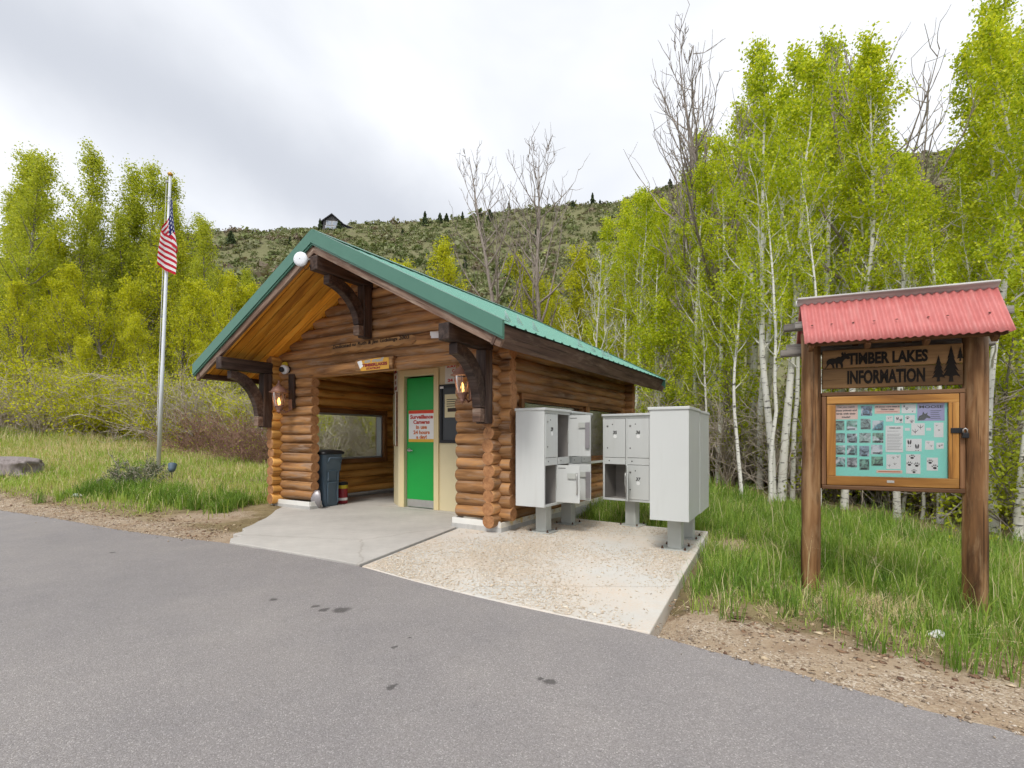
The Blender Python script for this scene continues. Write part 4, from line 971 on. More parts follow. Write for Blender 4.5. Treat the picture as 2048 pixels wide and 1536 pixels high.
# poster and its pictures
TX0, TX1, TZ0, TZ1 = fx0 + .058, fx1 - .060, fz0 + .070, fz1 - .064
poster = MB().box(TX0, TX1, -.010, -.004, TZ0, TZ1).build('poster_sheet', M['teal_card'], kio)
def sub_rect(x0, y0, x1, y1, mat, name, lift=.0015):
    """coordinates: picture units of the poster, 0..1535 across and 0..960 down"""
    f = lambda x: TX0 + (TX1 - TX0) * x / 1545; g = lambda y: TZ1 - (TZ1 - TZ0) * y / 975
    MB().box(f(x0), f(x1), -.010 - lift, -.0102 - lift * .4, g(y1), g(y0)).build(name, mat, poster); return f, g
t = NT('animal_photo'); v = t.coord(rnd=90, scale=(1, 1, 1)); oi = t.n('ShaderNodeObjectInfo')
n = t.noise(v, 26, 4, .65, .8); hue = t.ramp(oi.outputs['Random'], [(0, (.40, .40, .43)), (.25, (.22, .44, .30)), (.5, (.28, .44, .68)), (.75, (.44, .48, .36)), (1, (.16, .46, .60))])
c = t.mix(t.ramp(n, [(.36, 0), (.62, 1)]), (.03, .035, .04), hue); c = t.mix(t.ramp(t.noise(v, 12, 3, .5, .4), [(.55, 0), (.63, 1)]), c, (.62, .66, .70))
M['photo'] = t.done(t.bsdf(c, .5))
for (x0, y0, x1, y1) in ((385,30,540,160),(380,200,520,340),(15,222,148,350),(180,222,330,352),(545,225,695,355),(18,390,158,520),(185,395,330,520),(362,388,520,520),(545,388,695,520),(20,555,160,680),(185,555,330,685),(362,560,500,700),(525,545,682,670),(20,712,160,845),(185,718,330,848),(362,738,500,880),(530,700,688,822)):
    sub_rect(x0, y0, x1, y1, M['photo'], 'animal_photo')
    sub_rect(x0 + 25, y1 - 24, x1 - 30, y1 - 10, M['ink'], 'caption_line', .003)
sub_rect(5, 15, 340, 205, M['peach'], 'printed_card'); sub_rect(575, 20, 920, 135, M['peach'], 'printed_card'); sub_rect(600, 875, 950, 915, M['peach'], 'printed_card')
sub_rect(1148, 5, 1500, 235, M['lilac'], 'moose_card'); sub_rect(725, 295, 960, 640, M['paper'], 'printed_sheet')
f, g = sub_rect(940, 20, 1130, 135, M['paper'], 'track_card')
cards = [(730,165,825,240),(845,160,960,260),(985,160,1115,265),(1070,265,1245,420),(985,325,1050,360),(1265,325,1325,360),(1365,260,1485,445),(1000,465,1205,625),(1250,490,1365,605),(1395,515,1490,590),(735,670,930,860),(1000,665,1190,915),(1270,705,1415,870)]
for c4 in cards: sub_rect(*c4, M['paper'], 'track_card')
for i, s in enumerate(('Can you match', 'these animals and', 'birds with their', 'tracks?')):
    lettering(s, .0235, M['ink'], poster, facing(f(172), -.0125, g(40 + i * 44)), .0006, fit=((.125, .016), (.152, .016), (.138, .016), (.062, .016))[i])
for i, s in enumerate(('All photos were taken in', 'Timber Lakes')): lettering(s, .0165, M['ink'], poster, facing(f(748), -.0125, g(45 + i * 36)), .0005, 1.0)
lettering('MOOSE', .030, M['ink'], poster, facing(f(1325), -.0125, g(58)), .0005, 1.55); lettering('TIMBER LAKES', .011, M['ink'], poster, facing(f(850), -.0125, g(325)), .0004, 1.1)
for i in range(13):
    if i == 1: continue
    sub_rect(745, 362 + i * 20, 900 + (i * 37) % 50, 367 + i * 20, M['galv'], 'text_line', .003)
for i in range(5): sub_rect(1320, 105 + i * 24, 1455 - (i * 31) % 40, 111 + i * 24, M['notice_dark'], 'text_line', .003)
sub_rect(600, 108, 890, 113, M['red_ink'], 'text_line', .003); sub_rect(625, 890, 925, 900, M['orange_ink'], 'text_line', .003)
hd = [(0,0),(.1,.45),(.35,.62),(.42,.95),(.55,.70),(.8,.85),(.72,.6),(1.0,.35),(.95,.22),(.7,.28),(.5,.05)]
flat([(p[0] * .085, p[1] * .075) for p in hd][::-1], M['notice_dark'], poster, facing(f(1152), -.0113, g(230)), 'moose_head')
def ell(x, y, rx, ry, rot=0, n=10): return [(x + rx * math.cos(a) * math.cos(rot) - ry * math.sin(a) * math.sin(rot), y + rx * math.cos(a) * math.sin(rot) + ry * math.sin(a) * math.cos(rot)) for a in [2 * math.pi * k / n for k in range(n)]]
def track(kind, x, y, s):
    b = MB(); pt = lambda p, d: (f(x) + p[0] * s, -.0112 - d, g(y) + p[1] * s)
    if kind == 'paw':
        sh = [ell(0, -.25, .42, .32), ell(-.55, .2, .13, .2, .4), ell(-.2, .48, .14, .22, .1), ell(.2, .48, .14, .22, -.1), ell(.55, .2, .13, .2, -.4)]
    elif kind == 'hoof': sh = [ell(-.2, .1, .17, .55, .12), ell(.2, .1, .17, .55, -.12), ell(-.2, -.8, .1, .1), ell(.2, -.8, .1, .1)]
    else: sh = [ell(0, .2, .06, .7), ell(-.32, .25, .06, .6, .7), ell(.32, .25, .06, .6, -.7)]
    for q in sh: b.prism(q[::-1], pt, 0, .0006)
    b.build('track_print', M['ink'], poster)
for (k, x, y, s) in (('hoof',885,205,.022),('hoof',930,225,.022),('paw',1020,195,.018),('paw',1075,240,.018),('bird',1190,325,.03),('bird',1120,380,.03),('hoof',1045,515,.036),('hoof',1145,570,.036),('paw',1080,700,.028),('paw',1045,790,.028),('paw',1140,800,.028),('paw',1105,885,.024),('paw',1315,760,.028),('paw',1375,825,.030),('bird',830,720,.018),('bird',890,705,.018),('bird',850,800,.018),('bird',775,820,.018),('paw',1010,75,.016),('hoof',975,45,.014),('paw',1085,110,.008),('bird',1290,520,.014),('bird',1330,560,.014),('bird',1400,300,.012),('paw',1430,355,.010),('paw',1435,555,.012),('paw',1465,545,.010),('bird',765,200,.012),('bird',795,190,.012)):
    track(k, x, y, s)

# ================================================================== smaller things
# rolling trash bin
t = thing('trash_bin', 'blue grey wheeled trash bin with black lid by the left pillar', 'trash bin'); place(t, -3.845, .345, .02)
def rr_ring(hx, hy, z, r, n=5, skew=0):
    P = []
    for (cx_, cy_, a0) in ((hx - r, hy - r, 0), (-hx + r, hy - r, 90), (-hx + r, -hy + r, 180), (hx - r, -hy + r, 270)):
        for k in range(n): a = R(a0 + 90 * k / (n - 1)); P.append((cx_ + r * math.cos(a), cy_ + r * math.sin(a), z))
    return P
def loft(rings, cap0=True, cap1=True):
    b = MB(); n = len(rings[0])
    for q in rings: b.v += q
    for i in range(len(rings) - 1):
        for k in range(n): a = i * n + k; c = i * n + (k + 1) % n; b.f.append((a, c, c + n, a + n)); b.m.append(0)
    if cap0: b.f.append(tuple(reversed(range(n)))); b.m.append(0)
    if cap1: e = (len(rings) - 1) * n; b.f.append(tuple(e + k for k in range(n))); b.m.append(0)
    return b
loft([rr_ring(.185, .15, 0, .05), rr_ring(.19, .155, .02, .06), rr_ring(.222, .18, .60, .07), rr_ring(.238, .192, .605, .07), rr_ring(.255, .205, .88, .07), rr_ring(.265, .215, .885, .07), rr_ring(.265, .215, .905, .07)]).build('body', M['bin'], t, smooth=True)
loft([rr_ring(.275, .225, .89, .06), rr_ring(.285, .235, .90, .07), rr_ring(.285, .235, .925, .07), rr_ring(.25, .20, .955, .09), rr_ring(.10, .08, .972, .05)]).build('lid', M['black'], t, smooth=True)
for q, (x0, x1, z0, z1) in enumerate(((-.09, .09, .44, .60), (-.09, .09, .06, .40))):   # recessed panel frame on the side facing right
    b = MB(); xx = .205 + .03 * (z0 + z1) / 2
    b.box(xx + .005, xx + .022, x0 - .022, x0, z0, z1); b.box(xx + .005, xx + .022, x1, x1 + .022, z0, z1); b.box(xx + .005, xx + .024, x0, x1, z1, z1 + .02)
    b.build('rib', M['bin'], t, bevel=.004)
MB().tube([(.258, -.13, .74), (.30, -.13, .83), (.30, .13, .83), (.258, .13, .74)], .012, 8).build('handle', M['bin'], t, smooth=True)
b = MB(); b.lathe([(.0, -.02), (.05, -.025), (.10, -.022), (.125, -.012), (.125, .012), (.10, .022), (.05, .025), (0, .02)], 24)
b.build('wheel', M['black'], t, smooth=True, mat4=Matrix.Translation((.02, -.235, .125)) @ Matrix.Rotation(R(90), 4, 'X'))
t = thing('wheel_guard', 'curved grey shell leaning between the left pillar and the bin', 'guard'); place(t, -3.585, -.02, .02, R(35))
b = MB()
for i in range(13):
    a = R(-65 + 130 * i / 12); wv = .07 * math.cos(a) + .01
    for q in (-1, 0, 1): b.v.append((q * wv, .03 * (1 - q * q) - .12 * math.cos(a) + .1, .155 + .165 * math.sin(a)))
for i in range(12):
    for k in range(2): a = i*3+k; b.f.append((a, a+1, a+4, a+3)); b.m.append(0)
o = b.build('shell', M['lock'], t, smooth=True); q = o.modifiers.new('thickness', 'SOLIDIFY'); q.thickness = .008
t = thing('paint_can', 'small red can with yellow rim and dark lid behind the trash bin', 'can'); place(t, -3.80, .70, .02)
MB().lathe([(0, 0), (.085, 0), (.088, .02), (.088, .25), (.085, .27)], 24).build('body', M['red_can'], t, smooth=True)
MB().lathe([(.087, .27), (.092, .275), (.092, .315), (.085, .33)], 24).build('rim', M['yellow_lid'], t, smooth=True)
MB().lathe([(.086, .33), (.095, .335), (.095, .375), (.06, .385), (0, .385)], 24).build('lid', M['black'], t, smooth=True)
MB().lathe([(.0885, .06), (.0895, .065), (.0895, .10), (.0885, .105)], 24).build('label_band', M['paper'], t, smooth=True)
# flagpole and flag
px, py = -9.02, 13.0; pzz = gz1(px, py)
fp = thing('flagpole', 'tall silver flagpole standing in the grass left of the shelter', 'flagpole', (px, py, pzz))
top = (.31, .0, 7.63)
lean = lambda z: Vector((top[0] * z / top[2], 0, z))
b = MB(); b.tube([lean(-.2), lean(2.7), lean(2.71), lean(5.2), lean(5.21), lean(7.55)], [.050, .047, .043, .040, .036, .032], 16); b.build('pole', M['pole'], fp, smooth=True)
MB().lathe([(0, .055), (.03, .048), (.055, .02), (.058, 0), (.05, -.03), (.02, -.05), (0, -.052)], 18).build('ball', M['gold'], fp, smooth=True, loc=tuple(lean(7.60)))
MB().box(-.11, -.03, -.02, .02, -.03, .03).build('truck', M['galv'], fp, loc=tuple(lean(7.42)))
MB().tube([lean(7.38) + Vector((-.09, 0, 0)), lean(4.5) + Vector((-.075, -.02, 0)), lean(1.2) + Vector((-.06, -.03, 0))], .006, 5).build('halyard', M['paper'], fp)
MB().lathe([(.06, 0), (.10, 0), (.10, .03), (.07, .05), (.06, .05)], 16).build('collar', M['galv'], fp, loc=(0, 0, .0))
for z in (7.0, 6.88): MB().tube([lean(z) + Vector((-.09, -.045, 0)), lean(z) + Vector((0, -.06, 0)), lean(z) + Vector((.045, -.02, 0))], .007, 6).build('snap_hook', M['galv'], fp)
NU, NV = 60, 40; V = []; fu = []; fv = []
for j in range(NV + 1):
    for i in range(NU + 1):
        u, v = i / NU, j / NV
        # hoist runs down the pole; the fly hangs in deep vertical folds
        zt = 7.0 - v * 1.15 * (1 - .15 * u) - 1.15 * (u ** .85) * (1 - .10 * v)
        ph = u * 2 * math.pi * 1.22
        amp = .05 + .21 * min(1, v * .7 + .35 * u + .25)
        x = .03 + amp * 1.25 * math.sin(ph) * (1 if math.sin(ph) > 0 else .42); y = -.06 - .10 * u + .07 * math.cos(ph * 1.7 + 1.2 * v)
        p = lean(zt); V.append((p.x + x, y, zt + .02 * math.sin(ph * 2 + v * 3))); fu.append(u); fv.append(v)
n1 = NU + 1; F = [(j*n1+i, j*n1+i+1, (j+1)*n1+i+1, (j+1)*n1+i) for j in range(NV) for i in range(NU)]
t = NT('flag_cloth'); u_, v_ = t.attr('fu'), t.attr('fv')
st = t.math('GREATER_THAN', t.math('MODULO', t.math('FLOOR', t.math('MULTIPLY', v_, 13)), 2), .5)
c = t.mix(st, (.52, .012, .03), (.80, .80, .80))
can = t.math('MULTIPLY', t.math('LESS_THAN', u_, .40), t.math('LESS_THAN', v_, .5385))
cb_ = t.n('ShaderNodeCombineXYZ'); t.put(cb_.inputs[0], t.math('MULTIPLY', u_, 15)); t.put(cb_.inputs[1], t.math('MULTIPLY', v_, 9.3))
star = t.math('LESS_THAN', t.voro(cb_.outputs[0], 1.0, rnd=0), .24)
c = t.mix(can, c, t.mix(star, (.02, .03, .14), (.8, .8, .82)))
bb = t.bsdf(c, .7); tr = t.n('ShaderNodeBsdfTranslucent'); t.put(tr.inputs[0], c); mx = t.n('ShaderNodeMixShader'); mx.inputs[0].default_value = .25; t.put(mx.inputs[1], bb); t.put(mx.inputs[2], tr.outputs[0])
M['flag'] = t.done(mx.outputs[0])
fo = link('flag', np_mesh('flag', V, F, M['flag'], {'fu': fu, 'fv': fv}, True)); fo.location = (px, py, pzz)
tag(fo, 'red white and blue striped flag hanging limp from the pole', 'flag')
# boulder
def blob(name, mat, rx, ry, rz_, seed, sub=4, amp=.12, flat=1.0):
    bm = bmesh.new(); bmesh.ops.create_icosphere(bm, subdivisions=sub, radius=1); from mathutils import noise as mn
    for v in bm.verts:
        p = v.co.copy(); q = Vector((abs(p.x) ** .55 * (1 if p.x > 0 else -1), abs(p.y) ** .6 * (1 if p.y > 0 else -1), abs(p.z) ** .55 * (1 if p.z > 0 else -1))) if flat else p
        nn = mn.noise(p * 1.6 + Vector((seed, 0, 0))) + .5 * mn.noise(p * 4 + Vector((0, seed, 0))) + .3 * mn.noise(p * 11)
        q = q * (1 + amp * nn); v.co = Vector((q.x * rx, q.y * ry, q.z * rz_))
    me = bpy.data.meshes.new(name); bm.to_mesh(me); bm.free(); me.materials.append(mat)
    for p in me.polygons: p.use_smooth = True
    return me
o = link('boulder', blob('boulder', M['rock'], .95, .42, .24, 3, amp=.22)); o.location = (-12.55, 12.6, gz1(-12.5, 12.6) + .17); o.rotation_euler = (0, R(2), R(-12))
tag(o, 'long flat grey boulder lying in the left verge grass', 'boulder')
# ground spotlight by the flagpole, litter
t = thing('ground_spotlight', 'small blue grey spotlight in the grass near the flagpole', 'spotlight', (-8.0, 12.0, gz1(-8.0, 12.0)), R(20))
MB().lathe([(0, -.10), (.05, -.095), (.075, -.04), (.09, .08), (.095, .10), (.085, .10), (.075, .085), (0, .08)], 20).build('housing', M['bin'], t, smooth=True, mat4=Matrix.Translation((0, 0, .26)) @ Matrix.Rotation(R(-35), 4, 'X'))
MB().tube([(0, 0, -.1), (0, 0, .18)], .015, 8).build('stake', M['black'], t)
def litter(name, label, cat, x, y, sx, sy, sz, seed):
    o = link(name, blob(name, M['paper'], sx, sy, sz, seed, 3, .55, 0)); o.location = (x, y, gz1(x, y) + sz * .7); return tag(o, label, cat)
litter('crumpled_cup', 'crumpled white cup on the dirt at the left verge', 'litter', -8.2, 9.62, .09, .05, .04, 2)
litter('plastic_scrap', 'crumpled white plastic scrap in the grass below the information board', 'litter', 2.78, 3.33, .05, .03, .025, 8)
# ================================================================== loose stones, chips on the pad
def scatter_blobs(name, pts, size, mat, label, kind_cat, flatness=.6):
    n = len(pts); oc = np.array([(1,0,0),(-1,0,0),(0,1,0),(0,-1,0),(0,0,1),(0,0,-1)], float); of = np.array([(0,2,4),(2,1,4),(1,3,4),(3,0,4),(2,0,5),(1,2,5),(3,1,5),(0,3,5)])
    a = RNG.uniform(0, 6.28, n); s = size[:, None] * RNG.uniform(.6, 1.3, (n, 3)); s[:, 2] *= flatness
    V = oc[None] * s[:, None, :] + RNG.normal(0, .15, (n, 6, 3)) * size[:, None, None]
    c, sn = np.cos(a)[:, None], np.sin(a)[:, None]; X = V[:, :, 0] * c - V[:, :, 1] * sn; Y = V[:, :, 0] * sn + V[:, :, 1] * c
    V = np.stack([X + pts[:, None, 0], Y + pts[:, None, 1], V[:, :, 2] + pts[:, None, 2]], 2).reshape(-1, 3)
    F = (of[None] + 6 * np.arange(n)[:, None, None]).reshape(-1, 3)
    o = link(name, np_mesh(name, V, F, mat, {'tint': np.repeat(RNG.uniform(0, 1, n), 6)})); return tag(o, label, kind_cat, kind='stuff')
t = NT('gravel_stone'); c = t.ramp(t.attr('tint'), [(0, (.16, .125, .095)), (.3, (.33, .25, .175)), (.75, (.47, .38, .285)), (1, (.62, .56, .48))]); M['stone'] = t.done(t.bsdf(c, .85))
n = 240000; X = RNG.uniform(-12, 5, n); Y = RNG.uniform(.6, 11, n); e = edge_dist(X, Y)
keep = ((e > -.03) | ((e > -.55) & (RNG.uniform(0, 1, n) < .035 * np.exp(e * 7)))) & (e < np.where(X > .5, 1.05, .8) * RNG.beta(1, 1.3, n)) & ~((X > -3.5) & (X < .87))
P = np.stack([X[keep], Y[keep], gz(X[keep], Y[keep]) + .003], 1); P[:, 2] = np.where(e[keep] < 0, .004, P[:, 2]); 
scatter_blobs('gravel', P, np.minimum(RNG.gamma(1.7, .0027, len(P)) + .0020, .013), M['stone'], 'loose tan gravel along the road edge', 'gravel')
t = NT('chaff'); c = t.ramp(t.attr('tint'), [(0, (.40, .30, .20)), (.12, (.60, .49, .36)), (.7, (.68, .58, .46)), (1, (.74, .67, .56))]); M['chaff'] = t.done(t.bsdf(c, .9))
n = 70000; s_, t_ = RNG.uniform(.01, .985, n), RNG.uniform(.002, .98, n)
den = .5 + .5 * np.sin(s_ * 7 + 2 * np.sin(t_ * 5)) * np.sin(t_ * 6 + 1.3 + s_ * 3); den = np.clip(den * 1.2 - .15, .05, 1) * np.clip((1.06 - s_) * 9, .15, 1) * np.clip((s_ + .35 * (1 - t_)) * 3.2, .08, 1)
kk = RNG.uniform(0, 1, n) < den; P = np.array([pad_pt(a, b_) for a, b_ in zip(s_[kk], t_[kk])]); P[:, 2] += .003
scatter_blobs('chaff', P, RNG.gamma(2.0, .0020, len(P)) + .0015, M['chaff'], 'tan seed chaff strewn over the mailbox pad', 'chaff', .35)
t = NT('litter_flake'); c = t.ramp(t.attr('tint'), [(0, (.13, .07, .045)), (.35, (.25, .15, .09)), (.7, (.42, .30, .19)), (1, (.58, .47, .32))]); M['litterflake'] = t.done(t.bsdf(c, .9))
n = 150000; X = RNG.uniform(-13, 6, n); Y = RNG.uniform(.6, 13, n); e = edge_dist(X, Y)
wob_ = .18 * np.sin(X * 3.1 + Y * 1.7) + .1 * np.sin(X * 7 - Y * 4)
kk = (RNG.uniform(0, 1, n) < np.where(X > .5, .75 * np.exp(-((e - .95 - wob_) / .22) ** 2) + .06, .7 * np.exp(-((e - .65 - wob_) / .38) ** 2) + .05)) & (e > .0) & (e < 1.7) & ~((X > -3.7) & (X < .9) & (Y < 7.4))
P = np.stack([X[kk], Y[kk], gz(X[kk], Y[kk]) + .004], 1)
scatter_blobs('leaf_litter', P, RNG.gamma(2.0, .0045, len(P)) + .003, M['litterflake'], 'brown leaf litter and straw bits along the verge', 'litter', .25)
# ================================================================== vegetation
def at(u, Y): return (u - 1024) / 1020 * Y
def leaf_mesh(name, C, size, mat, droop=.0, tint=None, aspect=.8, seed=0, up=.0):
    g = np.random.default_rng(seed); C = np.asarray(C); n = len(C)
    nrm_ = g.normal(0, 1, (n, 3)); nrm_[:, 2] = np.abs(nrm_[:, 2]) * (1 + up) + .1; nrm_ /= np.linalg.norm(nrm_, axis=1, keepdims=True)
    t1 = g.normal(0, 1, (n, 3)); t1[:, 2] -= droop; t1 -= nrm_ * (t1 * nrm_).sum(1, keepdims=True); t1 /= np.linalg.norm(t1, axis=1, keepdims=True)
    t2 = np.cross(nrm_, t1); s = size * g.uniform(.65, 1.3, n)[:, None]
    V = np.stack([C - t1 * s * .5, C + t2 * s * .5 * aspect + nrm_ * s * .10, C + t1 * s * .55, C - t2 * s * .5 * aspect + nrm_ * s * .10], 1).reshape(-1, 3)
    F = np.arange(4 * n).reshape(n, 4)
    if tint is None: tint = g.beta(2.2, 2.2, n)
    return np_mesh(name, V, F, mat, {'tint': np.repeat(tint, 4)})
def spline(p, d, L, n, curl, g, jit):
    pts = [Vector(p)]; d = Vector(d).normalized()
    for i in range(n):
        d = (d + Vector(curl) / n + Vector(g.normal(0, jit, 3))).normalized(); pts.append(pts[-1] + d * (L / n))
    return pts
def tree_variant(seed, H, r0, nb, cs, spread, el, leaves, lsize, leafmat_, bark, lean=.03, shape=1.0, droop=.6, twigs=6, sides=9, curlup=.5, clus=.10, forks=0, wob=.05, tint_shift=0., gaps=0., tr_=1.0):
    """returns (trunk mesh, crown mesh or None); everything in metres, base at the origin"""
    g = np.random.default_rng(seed); b = MB(); P = []; T = []
    n = 14; q = Vector((0, 0, -.3)); d = Vector((g.normal(0, lean), g.normal(0, lean), 1)).normalized(); tp = [q]
    for i in range(n):
        d = (d + Vector((g.normal(0, wob), g.normal(0, wob), .12))).normalized(); tp.append(tp[-1] + d * ((H + .3) / n))
    rad = [max(.008, r0 * (1.12 if i == 0 else 1) * (1 - (i / n)) ** .75) for i in range(n + 1)]
    b.tube(tp, rad, sides, False)
    def tr(t):
        x = t * n; i = min(int(x), n - 1); return tp[i].lerp(tp[i + 1], x - i), rad[i] + (rad[i+1] - rad[i]) * (x - i)
    az = g.uniform(0, 6.28)
    for k in range(nb):
        t = cs + (1 - cs) * ((k + g.uniform(0, 1)) / nb) ** .9; t = min(t, .985); p, rr = tr(t); az += 2.4 + g.normal(0, .5)
        rel = (t - cs) / (1 - cs); L = spread * (max(.0, 1 - rel ** 1.6) * .85 + .15) * (.45 + .55 * min(1, rel * 5 + .25)) * g.uniform(.65, 1.25) * shape
        e = R(el + g.normal(0, 12)); dv = (math.cos(az) * math.cos(e), math.sin(az) * math.cos(e), math.sin(e))
        br = spline(p, dv, L, 5, (0, 0, curlup), g, .13); rb = min(rr * .5 * (1.3 if tr_ > 1 else 1), (.012 + .018 * L) * (1.5 if tr_ > 1 else 1))
        b.tube(br, [rb, rb * .8, rb * .6, rb * .42, rb * .28, .004 * tr_], 5, False)
        segs = [(br[2], br[3]), (br[3], br[4]), (br[4], br[5])]
        for m in range(twigs):
            s = g.uniform(.25, 1.0) * 5; i = min(int(s), 4); bp = br[i].lerp(br[i+1], s - i); td = (br[i+1] - br[i]).normalized() + Vector(g.normal(0, .65, 3)); td.z += .25 * curlup
            tl = L * g.uniform(.18, .45) * (1.1 - s / 12); tw = spline(bp, td, tl, 3, (0, 0, curlup * .6), g, .22)
            b.tube(tw, [.007 * tr_, .005 * tr_, .004 * tr_, .003 * tr_], 3, False); segs += [(tw[0].lerp(tw[1], .5), tw[1]), (tw[1], tw[2]), (tw[2], tw[3])]
            if forks:
                for _ in range(forks):
                    fp_ = tw[g.integers(1, 4)]; fd = (tw[3] - tw[1]).normalized() + Vector(g.normal(0, .7, 3)); fk = spline(fp_, fd, tl * .6, 2, (0, 0, curlup * .5), g, .25); b.tube(fk, [.004 * tr_, .003 * tr_, .002 * tr_], 3, False)
        if leaves and g.uniform() > gaps * (1.9 if rel < .35 else 1 if rel < .8 else 0):
            per = leaves / nb / len(segs) * (.6 + .8 * L / spread)
            for (s0, s1) in segs:
                for _ in range(g.poisson(per)):
                    c = s0.lerp(s1, g.uniform(0, 1)) + Vector(g.normal(0, clus, 3)); P.append(c); T.append(k)
    if leaves:   # the leader carries leaves too
        for _ in range(int(leaves * .05)):
            p, rr = tr(g.uniform(max(cs, .75), 1)); P.append(p + Vector(g.normal(0, clus * 1.5, 3)))
    me = bpy.data.meshes.new('trunk'); me.from_pydata([tuple(v) for v in b.v], [], b.f); me.materials.append(bark); me.polygons.foreach_set('use_smooth', [True] * len(b.f)); me.update()
    if not leaves: return me, None
    tint = np.clip(g.beta(2.4, 2.2, len(P)) + tint_shift, 0, 1)
    return me, leaf_mesh('crown', [tuple(p) for p in P], lsize, leafmat_, droop, tint, seed=seed + 1)
def shrub_variant(seed, H, ns, spread, leaves, lsize, leafmat_, bark, twigs=5, up=.9, clus=.10, r=.020):
    g = np.random.default_rng(seed); b = MB(); P = []
    for k in range(ns):
        az = g.uniform(0, 6.28); e = g.uniform(.55, 1.45); base = Vector((g.normal(0, .18) * spread, g.normal(0, .18) * spread, -.1)); L = H * g.uniform(.55, 1.1)
        d = (math.cos(az) * math.cos(e) * spread, math.sin(az) * math.cos(e) * spread, math.sin(e)); st = spline(base, d, L, 6, (math.cos(az) * .25 * spread, math.sin(az) * .25 * spread, .1), g, .12)
        b.tube(st, [r, r * .85, r * .7, r * .55, r * .4, r * .3, .003], 5, False); segs = [(st[3], st[4]), (st[4], st[5]), (st[5], st[6])]
        for m in range(twigs):
            s = g.uniform(.2, 1) * 6; i = min(int(s), 5); bp = st[i].lerp(st[i+1], s - i); td = (st[i+1] - st[i]).normalized() * .8 + Vector(g.normal(0, .6, 3)); tl = L * g.uniform(.15, .4)
            tw = spline(bp, td, tl, 3, (0, 0, .25), g, .25); b.tube(tw, [.010, .008, .006, .004], 3, False); segs += [(tw[0], tw[1]), (tw[1], tw[2]), (tw[2], tw[3])]
            for _ in range(2):
                fk = spline(tw[g.integers(1, 4)], (tw[3] - tw[1]).normalized() + Vector(g.normal(0, .8, 3)), tl * .5, 2, (0, 0, .1), g, .3); b.tube(fk, [.006, .005, .003], 3, False); segs.append((fk[0], fk[2]))
        if leaves:
            per = leaves / ns / len(segs)
            for (s0, s1) in segs:
                for _ in range(g.poisson(per)): P.append(s0.lerp(s1, g.uniform(0, 1)) + Vector(g.normal(0, clus, 3)))
    me = bpy.data.meshes.new('stems'); me.from_pydata([tuple(v) for v in b.v], [], b.f); me.materials.append(bark); me.polygons.foreach_set('use_smooth', [True] * len(b.f)); me.update()
    return me, (leaf_mesh('foliage', [tuple(p) for p in P], lsize, leafmat_, .2, seed=seed + 1) if leaves else None)
def plant(name, var, x, y, scale, rz, label, cat, group, parts=('trunk', 'crown'), zs=1.0, tilt=(0, 0), z=None):
    t = thing(name, label, cat, (x, y, gz1(x, y) if z is None else z), rz, group); t.rotation_euler = (tilt[0], tilt[1], rz); t.scale = (scale, scale, scale * zs)
    for m, nm in zip(var, parts):
        if m is not None: link(nm, m, t)
    return t
def where(u, steps):
    for lim, lab in steps:
        if u < lim: return lab
ASP = [tree_variant(100 + i, 12, .095 + .012 * (i % 3), 32, .30 + .05 * (i % 3), 1.9, 46, 7400, .078, M['leaf_aspen'], M['bark_aspen'], wob=.035, lean=.015, clus=.12, curlup=.8, gaps=.22) for i in range(5)]
THIN = [tree_variant(150 + i, 12, .075, 20, .35, 1.5, 50, 2200, .075, M['leaf_aspen'], M['bark_aspen'], wob=.07, lean=.03, clus=.11, curlup=.8, gaps=.2) for i in range(2)]
COT = [tree_variant(200 + i, 16, .16, 38, .18, 3.4, 48, 13000, .10, M['leaf_cotton'], M['bark_grey'], wob=.05, curlup=.7, clus=.20) for i in range(3)]
WIL = [tree_variant(300 + i, 8, .09, 30, .08, 3.0, 48, 10500, .080, M['leaf_willow'], M['bark_grey'], wob=.10, clus=.13, twigs=7, gaps=.12, tr_=1.6, curlup=.8) for i in range(3)]
DEAD = [tree_variant(400 + i, 12, .14, 30, .32, 4.2, 42, 0, 0, None, M['bark_dead'], wob=.07, twigs=6, curlup=1.4, forks=1, tr_=2.0) for i in range(3)]
DEADW = [tree_variant(410, 8, .07, 18, .30, 2.8, 45, 0, 0, None, M['bark_aspen'], wob=.08, twigs=7, curlup=.9, forks=1, tr_=2.0)]
SAP = [tree_variant(430 + i, 5, .035, 18, .2, 1.1, 45, 3200, .065, M['leaf_aspen'], M['bark_grey'], wob=.09, clus=.1) for i in range(2)]
BUSH = [shrub_variant(500 + i, 2.2, 16, 1.0, 4200, .06, M['leaf_bush'], M['bark_grey']) for i in range(3)]
YBUSH = [shrub_variant(520 + i, 2.4, 18, 1.0, 4200, .06, M['leaf_willow'], M['twig']) for i in range(2)]
BARE = [shrub_variant(540 + i, 2.3, 26, 1.1, 0, 0, None, M['twig'], twigs=9) for i in range(3)]
REDB = [shrub_variant(560 + i, 1.5, 30, 1.1, 250, .05, M['leaf_bush'], M['twig_red'], twigs=8, r=.008) for i in range(2)]
SAGE = [shrub_variant(580, .55, 26, .8, 2600, .03, leafmat('sage_leaf', [(0, (.07, .10, .05)), (.5, (.13, .165, .085)), (1, (.20, .24, .13))], .2), M['twig'], twigs=5, r=.004, clus=.03)]
g = np.random.default_rng(77)
